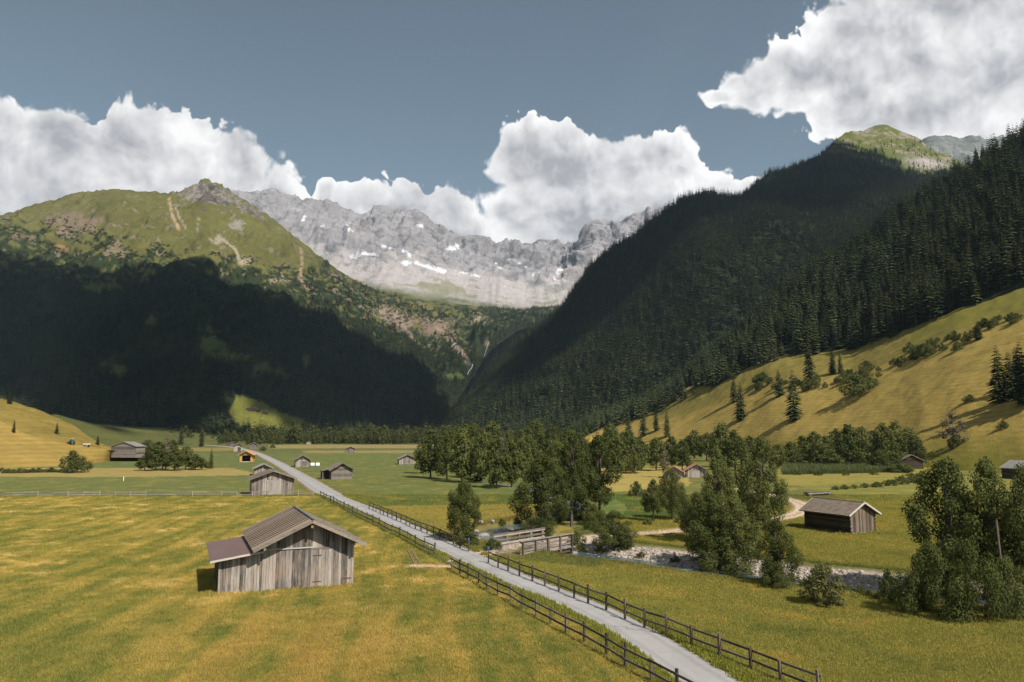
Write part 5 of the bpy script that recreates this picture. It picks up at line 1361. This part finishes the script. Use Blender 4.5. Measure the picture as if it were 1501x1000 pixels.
# stones: boulders above the bridge, gravel bars below it
def rock_mesh(name, seed, sub, mat):
    import bmesh
    bm = bmesh.new(); bmesh.ops.create_icosphere(bm, subdivisions=sub, radius=0.5)
    V = np.array([v.co[:] for v in bm.verts])
    f = 1 + 0.42 * fbm(V[:, 0] * 1.7 + seed * 3.1, V[:, 1] * 1.7, V[:, 2] * 1.7, 3)
    for v, k in zip(bm.verts, f): v.co = Vector((v.co.x * k * 1.15, v.co.y * k * 0.95, v.co.z * k * 0.7))
    me = bpy.data.meshes.new(name); bm.to_mesh(me); bm.free(); me.materials.append(mat); return me
m, t, b = new_mat('gravel_stone', 0.9, 0.2); M_GRAV = m
rt = t.n('ShaderNodeAttribute', attribute_name='tint', attribute_type='INSTANCER').outputs['Fac']
gn_ = t.noise(t.n('ShaderNodeNewGeometry').outputs['Position'], 5.0, 3, 0.6)
cc = t.mix(rt, (0.15, 0.135, 0.12), (0.46, 0.40, 0.34)); setc(t, b, t.mix(t.m('MULTIPLY', gn_, 0.5), cc, (0.33, 0.27, 0.22)))
C_ROCK = lib_coll('stone_sources', [lib('stone_%s' % 'abcd'[i], rock_mesh('stone', i, 1, M_GRAV)) for i in range(4)])
g = np.random.RandomState(21)
n = 85000; X = g.uniform(-12, 46, n); Y = g.uniform(44, 112, n); d, tt, s = poly_d(X, Y, RIVER)
wd = 7.0 + 1.6 * perlin(X * .2, Y * .2, 1.); k = (s < 0) & (tt < 84) & (d > 1.7 + 0.5 * perlin(X * .5, Y * .5, 3.)) & (d < wd + 0.6 * g.rand(n)) & (g.rand(n) < 0.9)
px_, py_ = PROJ(X, Y, 0 * X); k &= (px_ > 868)
X, Y = X[k], Y[k]; sz = 0.16 + 0.42 * g.rand(len(X)) ** 3
gn_scatter('stream_gravel', np.c_[X, Y, gz(X, Y) + sz * 0.10], sz, C_ROCK, seed=5, tint=g.rand(len(X)), tilt=0.3)
print('stones', len(X))
M_BOULDER = mat_plain('pale_boulder', (0.27, 0.235, 0.205), 0.9, 0.35, 1.4)
BL = [rock_mesh('boulder', 30 + i, 2, M_BOULDER) for i in range(3)]
for i, (px, py, s) in enumerate([(690, 786, 1.7), (699, 790, 2.0), (709, 785, 2.3), (716, 786, 1.5), (727, 779, 1.8), (738, 777, 2.2), (748, 777, 1.9), (757, 778, 1.6), (768, 776, 1.9), (705, 776, 1.4), (697, 780, 1.2), (722, 773, 1.2)]):
    x, y = FLAT(px, py, -0.6)
    o = link('boulder', BL[i % 3]); o.location = (x, y, float(gz(x, y)) + 0.18 * s); o.scale = (s * 0.62, s * 0.5, s * 0.55); o.rotation_euler = (0, 0, i * 1.9)
    tag(o, 'pale boulder on the bank of the stream upstream of the timber bridge', 'boulder', 'bank boulders above the bridge')

# waterfall and torrent in the gorge
def torrent(pts, wd, label):
    hp = []
    for a, b_ in zip(pts[:-1], pts[1:]):
        for f in np.linspace(0, 1, 6, endpoint=False): 
            h = hit(a[0] + (b_[0] - a[0]) * f, a[1] + (b_[1] - a[1]) * f)
            if h is not None: hp.append(h)
    V = []
    for i, h in enumerate(hp):
        w = wd * (0.6 + 0.5 * random.random()); q = h + (Vector((0, 0, CAM_H)) - h).normalized() * 9 + Vector((0, 0, 2))
        V += [q - Vector((w, 0, 0)), q + Vector((0, -0.6 * w, 0.3 * w)), q + Vector((w, 0, 0))]
    F = [(3 * i + j, 3 * i + j + 1, 3 * i + j + 4, 3 * i + j + 3) for i in range(len(hp) - 1) for j in range(2)]
    tag(link('waterfall', mesh_np('waterfall', np.array([v[:] for v in V]), np.array(F), [M_FALL])), label, 'waterfall')
torrent([(716, 503), (714, 510), (711, 519), (709, 526)], 1.0, 'thin white waterfall dropping through the pink rock of the gorge')
torrent([(693, 535), (691, 541), (687, 545), (685, 552)], 1.5, 'white torrent at the foot of the gorge where the forests meet')

# ------------------------------------------------------------------ broadleaved trees and shrubs
def leafy_set(cnt, seed, n, size, w, base, lobes, mat, slim=1.0, shell=0.5, bark=None):
    S = []
    for i in range(cnt):
        V, F, limbs, L = broadleaf(seed + i, 1.0, w, n, size, base, lobes, slim, shell)
        S.append((mesh_leaf('crown', V, F, mat), trunk_mesh('trunk', 0.86, 0.017, bark or M_BARK, (0.02, 0.01), limbs, 6)))
    return S
BIG = leafy_set(6, 100, 17000, 0.0205, 0.66, 0.15, 34, M_LEAF, shell=0.45)
TALL = leafy_set(4, 120, 13000, 0.0205, 0.50, 0.20, 30, M_LEAF, 1.0, 0.45)
MEDS = leafy_set(8, 140, 3000, 0.050, 0.62, 0.10, 28, M_LEAF)
SHR = leafy_set(4, 160, 2600, 0.075, 1.25, 0.0, 14, M_LEAF)
SHN = leafy_set(3, 190, 11000, 0.036, 1.25, 0.0, 20, M_LEAF, shell=0.4)
WIL = leafy_set(2, 170, 5200, 0.055, 1.0, 0.0, 18, M_WILLOW, shell=0.3)
DRY = leafy_set(2, 180, 700, 0.05, 0.5, 0.15, 16, M_TWIG, shell=0.2, bark=M_PALEBARK)
SETW = dict(BIG=0.66, TALL=0.50, MEDS=0.62, SHR=1.25, SHN=1.25, WIL=1.0, DRY=0.5)
def tree(setname, px, py, top, wpx, label, cat='tree', group=None, name='leafy_tree', pos=None, k=None):
    x, y, z = at(px, py) if pos is None else pos
    if setname == 'SHR' and y < 110 and wpx >= 40: setname = 'SHN'
    S = globals()[setname]
    h = (py - top) * y / F_PX * 1.0; w = wpx * y / F_PX
    r = empty(name, (x, y, z - 0.05), random.random() * 6.28); tag(r, label, cat, group)
    cm, tm = S[random.randrange(len(S)) if k is None else k]
    c = link('crown', cm, r); sx = w / SETW[setname]; c.scale = (sx, sx, h)
    if setname not in ('SHR', 'SHN'): t_ = link('trunk', tm, r); t_.scale = (sx, sx, h)
    return r
random.seed(5)
T_ = [
 ('BIG', 680, 793, 708, 58, 'single round leafy tree between the road and the stream bend'),
 ('BIG', 795, 782, 668, 84, 'broad dark leafy tree just behind the timber bridge'),
 ('TALL', 838, 772, 638, 60, 'tall leafy tree in the middle of the group behind the timber bridge'),
 ('TALL', 879, 766, 641, 66, 'tall open-crowned leafy tree at the right end of the group behind the bridge'),
 ('BIG', 818, 745, 650, 62, 'leafy tree at the back of the group behind the timber bridge'),
 ('BIG', 900, 806, 751, 66, 'small wide-crowned tree leaning over the stream right of the bridge'),
 ('BIG', 1120, 776, 646, 82, 'dense oval tree on the inner bend of the gravel track'),
 ('TALL', 1056, 800, 660, 54, 'slender tree rising behind the big riverside clump'),
 ('BIG', 1044, 836, 728, 82, 'left tree of the big dark clump on the gravel bank'),
 ('BIG', 1078, 840, 735, 80, 'right tree of the big dark clump on the gravel bank'),
 ('BIG', 1022, 790, 724, 50, 'lighter leafy tree at the left shoulder of the riverside clump'),
 ('BIG', 1141, 858, 766, 66, 'loose young tree with several stems beside the gravel bank'),
 ('BIG', 1400, 886, 684, 118, 'largest leafy tree of the thicket at the right edge, its crown over the meadow'),
 ('TALL', 1462, 892, 684, 92, 'tall leafy tree in the middle of the thicket at the right edge'),
 ('BIG', 1512, 900, 694, 96, 'leafy tree of the right-hand thicket cut by the frame edge'),
 ('BIG', 985, 762, 690, 46, 'leafy tree beside the bright green field, in front of the red-roofed barns'),
 ('TALL', 958, 765, 705, 34, 'thin young tree at the corner of the bright green field'),
]
for s_, px, py, tp, w, lab in T_: tree(s_, px, py, tp, w, lab)
for s_, px, py, tp, w, lab in [
 ('WIL', 1207, 888, 830, 62, 'grey-green willow bush on the gravel bar of the stream'),
 ('SHR', 1368, 905, 802, 96, 'big dark bush at the left foot of the right-hand thicket'),
 ('SHR', 1428, 908, 796, 88, 'dense bush under the largest tree of the right-hand thicket'),
 ('SHR', 1482, 905, 822, 70, 'bush beside the wooden pole at the right edge'),
 ('SHR', 1302, 882, 836, 34, 'small bush on the bank left of the right-hand thicket'),
 ('SHR', 1345, 892, 838, 50, 'low bush on the bank at the start of the right-hand thicket'),
 ('SHR', 688, 800, 772, 34, 'bush at the foot of the single round tree'),
 ('SHR', 722, 806, 790, 34, 'low dark bush between stream and bridge railing'),
 ('SHR', 812, 765, 740, 44, 'left undergrowth bush at the feet of the trees behind the bridge'),
 ('SHR', 840, 762, 737, 46, 'middle undergrowth bush at the feet of the trees behind the bridge'),
 ('SHR', 862, 760, 738, 40, 'right undergrowth bush at the feet of the trees behind the bridge'),
 ('SHR', 845, 800, 778, 30, 'bush beside the far end of the bridge'),
 ('SHR', 792, 785, 755, 62, 'undergrowth bush under the broad tree behind the bridge'),
 ('SHR', 870, 770, 740, 40, 'undergrowth bush under the open-crowned tree'),
 ('SHR', 1062, 845, 800, 82, 'dark undergrowth at the foot of the big riverside clump'),
 ('SHR', 1136, 862, 826, 46, 'undergrowth bush at the foot of the loose young tree'),
 ('SHR', 915, 805, 784, 30, 'bush under the small wide-crowned tree'),
 ('SHR', 1108, 778, 745, 60, 'undergrowth bush below the dense oval tree'),
 ('SHR', 932, 728, 706, 24, 'dark bush at the edge of the gold field'),
 ('SHR', 975, 742, 708, 44, 'bush in front of the faded red-roofed barn'),
 ('SHR', 107, 693, 661, 46, 'round dark bush alone at the foot of the golden slope'),
 ('SHR', 1322, 693, 680, 46, 'long clipped-looking bush in front of the dark brown barn'),
 ('SHR', 1258, 580, 549, 66, 'wide dark bush on the golden hillside above the hedge trees'),
 ('SHR', 1272, 570, 545, 34, 'bush behind the wide dark bush on the hillside'),
 ('SHR', 1352, 524, 504, 30, 'rounded small tree at the scrub edge in the middle of the hillside'),
 ('SHR', 1421, 589, 578, 20, 'small lone bush in the middle of the golden hillside'),
 ('SHR', 1404, 514, 500, 18, 'small bush beside the rounded spruce near the hilltop'),
 ('SHR', 1470, 628, 617, 18, 'low bush low on the hillside right of the bare tree'),
 ('SHR', 386, 661, 654, 12, 'tiny bush beside the road in the far fields'),
 ('SHR', 400, 657, 651, 9, 'tiny round bush in the far golden strip')]:
    tree(s_, px, py, tp, w, lab, 'bush', None, 'leafy_bush')
tree('DRY', 1398, 656, 606, 40, 'half-bare tree with brown twigs at the right foot of the hillside')
tree('SHR', 1400, 657, 634, 20, 'green bush around the stem of the half-bare tree', 'bush', None, 'leafy_bush')
tree('DRY', 832, 700, 640, 14, 'bare grey dead tree standing in the middle of the woods')
tree('DRY', 738, 690, 634, 22, 'bare pale tree in the left part of the woods')
tree('DRY', 975, 700, 652, 16, 'bare brown tree left of the red-roofed barns')
tree('DRY', 243, 689, 642, 22, 'dry brown tree standing up out of the left thicket')
# the riverside woods
random.seed(9)
lab = 'bushy green alder in the riverside woods in the middle of the valley'; grp = 'alders of the riverside woods'
for px, py, tp, w in [(631, 701, 631, 44), (655, 703, 640, 36), (677, 707, 630, 44), (728, 716, 640, 44), (708, 708, 634, 34), (750, 714, 650, 40), (765, 700, 645, 40), (620, 694, 642, 26), (690, 700, 642, 30)]:
    tree('MEDS', px, py, tp, w, lab, 'tree', grp)
for px, py, tp in [(701, 706, 622), (640, 690, 626), (757, 690, 628), (806, 690, 632)]:
    spruce_px(px, py, tp, 'dark spruce rising among the alders of the riverside woods', 'spruces in the riverside woods', 1.15)
for i in range(62):
    px = random.uniform(640, 935); py = random.uniform(661, 694) + (6 if px > 800 else 0)
    hh_ = random.uniform(30, 52); tree('MEDS', px, py, py - hh_, hh_ * random.uniform(.6, .85), lab, 'tree', grp)
lab = 'grey-green tree of the loose grove below the golden hillside'; grp = 'grove below the hillside'
for px, py, tp, w in [(905, 700, 640, 40), (922, 690, 642, 34), (940, 686, 645, 34), (962, 690, 643, 38), (985, 686, 640, 34), (1000, 690, 645, 34), (1018, 672, 632, 34), (1036, 676, 636, 38), (1060, 685, 622, 46), (1078, 690, 632, 44), (1100, 682, 640, 40), (1085, 672, 640, 30), (1048, 664, 640, 26), (930, 676, 640, 30), (1010, 668, 640, 26)]:
    tree('MEDS', px, py, tp, w, lab, 'tree', grp)
lab = 'leafy tree in the dense hedge line along the foot of the golden hillside'; grp = 'hedge trees along the hillside foot'
ordn = ['first', 'second', 'third', 'fourth', 'fifth', 'sixth', 'seventh', 'eighth', 'ninth', 'tenth', 'eleventh', 'twelfth', 'thirteenth']
for i, (px, tp, w) in enumerate([(1140, 652, 34), (1160, 648, 36), (1178, 640, 40), (1196, 634, 40), (1212, 640, 34), (1228, 630, 42), (1246, 624, 44), (1264, 627, 40), (1281, 632, 40), (1297, 622, 44), (1316, 620, 40), (1334, 628, 38), (1345, 640, 28), (1220, 660, 30), (1253, 655, 34), (1290, 660, 30), (1310, 664, 30), (1170, 664, 30)]):
    tree('MEDS', px, 690 - (i % 3) * 3 - 4 * (i < 13), tp, w, '%s tree from the left in the hedge row under the golden hillside' % ordn[i] if i < 13 else 'short tree in front of the hedge row under the golden hillside', 'tree', grp)
lab = 'leafy tree of the thicket beside the wide log barn on the left'; grp = 'left thicket trees'
for px, py, tp, w in [(212, 690, 668, 28), (228, 690, 654, 34), (238, 688, 650, 30), (256, 690, 658, 34), (272, 688, 655, 30), (286, 689, 666, 26), (296, 689, 672, 20), (232, 672, 648, 34), (216, 668, 645, 26), (252, 668, 645, 24)]:
    tree('MEDS', px, py, tp, w, lab, 'tree', grp)
lab = 'scrub bush along the upper edge of the golden hillside'; grp = 'scrub along the hillside edge'
for i in range(64):
    px = random.uniform(1110, 1500); ed = np.interp(px, [1110, 1180, 1290, 1400, 1501], [566, 566, 545, 497, 462]) + random.gauss(0, 5)
    s = random.uniform(7, 17); tree('SHR', px, ed, ed - s, s * random.uniform(1.1, 1.7), lab, 'bush', grp, 'scrub_bush')
grp = 'bank bushes'
for px, py, s, lab in [(940, 818, 10, 'tiny bush on the near end of the gravel bank right of the bridge'), (1180, 862, 14, 'small bush left of the grey-green willow bush'), (1260, 872, 14, 'small bush just right of the grey-green willow bush'), (1275, 874, 10, 'tiny bush between the willow bush and the right-hand thicket'),
                       (880, 812, 12, 'small bush below the small wide-crowned tree'), (850, 812, 14, 'small bush on the bank just past the right end of the bridge'), (990, 824, 10, 'tiny bush on the gravel left of the big riverside clump'), (1160, 858, 18, 'bush to the right of the loose young tree on the gravel'), (1240, 868, 12, 'small bush behind the grey-green willow bush'),
                       (1420, 880, 20, 'bush behind the trunk of the largest tree of the right thicket'), (735, 770, 10, 'tiny bush among the boulders above the bridge, left one'), (760, 768, 10, 'tiny bush behind the boulders above the bridge, right one'), (865, 778, 14, 'bush behind the far end of the bridge railing'), (895, 776, 12, 'small bush behind the small wide-crowned tree'),
                       (950, 770, 10, 'tiny bush beside the gravel track below the bright green field'), (1000, 768, 14, 'bush above the gravel track left of the riverside clump'), (1030, 772, 16, 'bush where the gravel track passes behind the riverside clump')]:
    tree('SHR', px, py, py - s, s * 1.6, lab, 'bush', grp, 'bank_bush')
lab = 'low bush in the ditch line crossing the meadow behind the board stack'; grp = 'ditch bushes'
for px, py, s in [(1225, 718, 6), (1238, 717, 7), (1252, 716, 6), (1268, 715, 7), (1285, 714, 8), (1302, 712, 9), (1320, 710, 12), (1335, 708, 14), (1348, 706, 12), (1360, 705, 10), (1170, 696, 6), (1200, 697, 6), (1240, 697, 5), (1280, 696, 6)]:
    tree('SHR', px, py, py - s, s * 2.4, lab, 'bush', grp, 'ditch_bush')
lab = 'low dark bush in the ditch at the foot of the golden slope'; grp = 'ditch bushes on the left'
for px in range(2, 100, 9):
    tree('SHR', px, 694 - 0.02 * px, 688 - random.random() * 3, 16, lab, 'bush', grp, 'ditch_bush')

# far belt of woodland across the valley floor
g = np.random.RandomState(31)
def belt(name, px0, px1, y0, y1, n, coll, s0, s1, seed):
    px = g.uniform(px0, px1, n); Y = g.uniform(y0, y1, n); X = (px - CX) / F_PX * Y
    k = (fbm(X * .01, Y * .012, seed, 3) > -0.18); X, Y = X[k], Y[k]
    s = g.uniform(s0, s1, len(X)) * (1 + 0.55 * fbm(X * .02, Y * .01, seed + 2.0, 3)) * np.where(g.rand(len(X)) < 0.12, 1.3, 1.0); gn_scatter(name, np.c_[X, Y, gz(X, Y) - 0.2], s, coll, seed=seed, tint=g.rand(len(X)))
belt('far_conifer_wood', 290, 700, 900, 1250, 1100, C_FAR, 14, 27, 3)
belt('far_leafy_wood', 250, 720, 820, 1150, 1000, C_LEAFY, 9, 18, 4)
belt('far_left_wood', 150, 420, 760, 1250, 260, C_LEAFY, 6, 12, 5)
belt('far_left_conifers', 190, 640, 1150, 1450, 700, C_FAR, 14, 24, 6)
belt('far_woods_behind_alders', 620, 960, 800, 1300, 800, C_LEAFY, 9, 15, 7)
# reeds
n = 9000; px = g.uniform(1150, 1335, n); py = g.uniform(683, 694, n) - 0.02 * (px - 1240); q = FLAT(px, py)
def blade_tuft(name, nb, h, w, spread, mat, seed):
    gg = np.random.RandomState(seed); V = []; F = []
    for i in range(nb):
        a = gg.rand() * 6.28; r0 = spread * gg.rand() ** 0.5; x, y = r0 * math.cos(a), r0 * math.sin(a); l = gg.normal(size=2) * 0.28 * h; hh_ = h * (0.5 + 0.6 * gg.rand()); ww = w * (0.6 + 0.6 * gg.rand()); b_ = gg.rand() * 6.28
        dx, dy = ww * math.cos(b_), ww * math.sin(b_); k = len(V)
        V += [(x - dx, y - dy, -0.03), (x + dx, y + dy, -0.03), (x + l[0] * .4 + dx * .7, y + l[1] * .4 + dy * .7, hh_ * 0.6), (x + l[0] * .4 - dx * .7, y + l[1] * .4 - dy * .7, hh_ * 0.6), (x + l[0], y + l[1], hh_)]
        F += [(k, k + 1, k + 2), (k, k + 2, k + 3), (k + 3, k + 2, k + 4)]
    return mesh_np(name, np.array(V), np.array(F), [mat])
C_REED = lib_coll('reed_sources', [lib('reed_%s' % 'ab'[i], blade_tuft('reed', 12, 1.0, 0.03, 0.35, M_REED, i)) for i in range(2)])
gn_scatter('reed_bed', np.c_[q, gz(q[:, 0], q[:, 1])], 1.3 + 0.9 * g.rand(n), C_REED, seed=8)

# grass: tufts over the near meadows, coloured like the turf they stand in
m = bpy.data.materials.new('grass_tuft'); m.use_nodes = True; t = NT(m.node_tree); t.t.nodes.clear(); M_TUFT = m
tc_ = t.n('ShaderNodeAttribute', attribute_name='turf', attribute_type='INSTANCER').outputs['Color']
rv = t.n('ShaderNodeNewGeometry').outputs['Random Per Island']
tcv = t.n('ShaderNodeVectorMath', {0: tc_, 'Scale': t.m('MULTIPLY_ADD', rv, 0.7, 0.78)}, operation='SCALE').outputs[0]
sh = t.n('ShaderNodeMixShader', {0: 0.35, 1: t.n('ShaderNodeBsdfDiffuse', {'Color': tcv}).outputs[0], 2: t.n('ShaderNodeBsdfTranslucent', {'Color': tcv}).outputs[0]})
t.n('ShaderNodeOutputMaterial', {0: sh.outputs[0]})
C_TUFT = lib_coll('tuft_sources', [lib('tuft_%s' % 'abc'[i], blade_tuft('tuft', 14, 0.17, 0.020, 0.22, M_TUFT, 3 + i)) for i in range(3)])
n = 560000; Y = 28 * (150 / 28) ** g.rand(n); X = (g.uniform(-30, 1530, n) - CX) / F_PX * Y
dr, tr, _ = poly_d(X, Y, ROAD); wdr = np.interp(tr, np.arange(len(ROAD_W)), ROAD_W); dt, tt, _ = poly_d(X, Y, TRACK); dv, _, sv = poly_d(X, Y, RIVER)
BASE = np.zeros(n); k = (dr > wdr / 2 + 0.02 + 0.35 * g.rand(n)) & (np.abs(dt - 0.85) > 0.5) & (dv > np.where((sv < 0) & (X > 4), 9.0, np.where(sv < 0, 7.4, 3.0)))
for (bx, by, a_, x0, x1, y0, y1) in ((383.5, 868.5, 23.5, -3.1, 6.9, 0, 9.4), (1246, 783.6, 25.5, 0, 4.3, 0, 6.6), (368.5, 727.5, 22, 0, 8, 0, 7)):
    ox, oy, _ = at(bx, by); c_, s_ = math.cos(R(a_)), math.sin(R(a_)); u = (X - ox) * c_ + (Y - oy) * s_; v = -(X - ox) * s_ + (Y - oy) * c_
    k &= ~((u > x0) & (u < x1) & (v > y0) & (v < y1)); BASE = np.maximum(BASE, np.clip(1 - np.maximum(np.maximum(x0 - u, u - x1), np.maximum(y0 - v, v - y1)) / 0.9, 0, 1))
X, Y = X[k], Y[k]; tcol = ground_col(X, Y); vg = np.clip(1.5 - (dr[k] - wdr[k] / 2), 0, 1)[:, None]; tcol = tcol * (1 - vg) + A(118, 116, 50) * (0.85 + 0.4 * g.rand(len(X), 1)) * vg; lush = fbm(X * .2, Y * .2, 3., 3)
e_ = np.clip(1 - (dr[k] - wdr[k] / 2) / 2.0, 0, 1) + np.clip(1 - (dv[k] - 3) / 3.5, 0, 1)
s = (0.55 + 0.7 * g.rand(len(X)) + 0.5 * lush) * (1 + 0.8 * np.clip(e_, 0, 1) + 1.1 * BASE[k] * g.rand(len(X))) * np.interp(Y, [28, 90, 150], [1, 1.15, 1.5])
o = gn_scatter('meadow_grass_tufts', np.c_[X, Y, gz(X, Y)], np.clip(0.84 * s, 0.28, 2.3), C_TUFT, seed=9, tilt=0.08)
a = o.data.attributes.new('turf', 'FLOAT_COLOR', 'POINT'); a.data.foreach_set('color', np.c_[tcol * 1.32, np.ones(len(X))].astype(np.float32).ravel())
print('tufts', len(X))

# ------------------------------------------------------------------ air
def haze_box():
    z0, z1 = -6.0, 1900.0
    me = MB().box(-9000, 9000, -700, 9500, z0, z1).mesh('haze')
    o = tag(link('haze', me), kind='stuff')
    m = bpy.data.materials.new('haze'); m.use_nodes = True; t = NT(m.node_tree); t.t.nodes.clear()
    v = t.n('ShaderNodeVolumePrincipled', {'Color': (0.62, 0.82, 1.0, 1), 'Density': 0.000030, 'Anisotropy': 0.2})
    out = t.n('ShaderNodeOutputMaterial'); t.t.links.new(v.outputs[0], out.inputs['Volume'])
    me.materials.append(m)
haze_box()
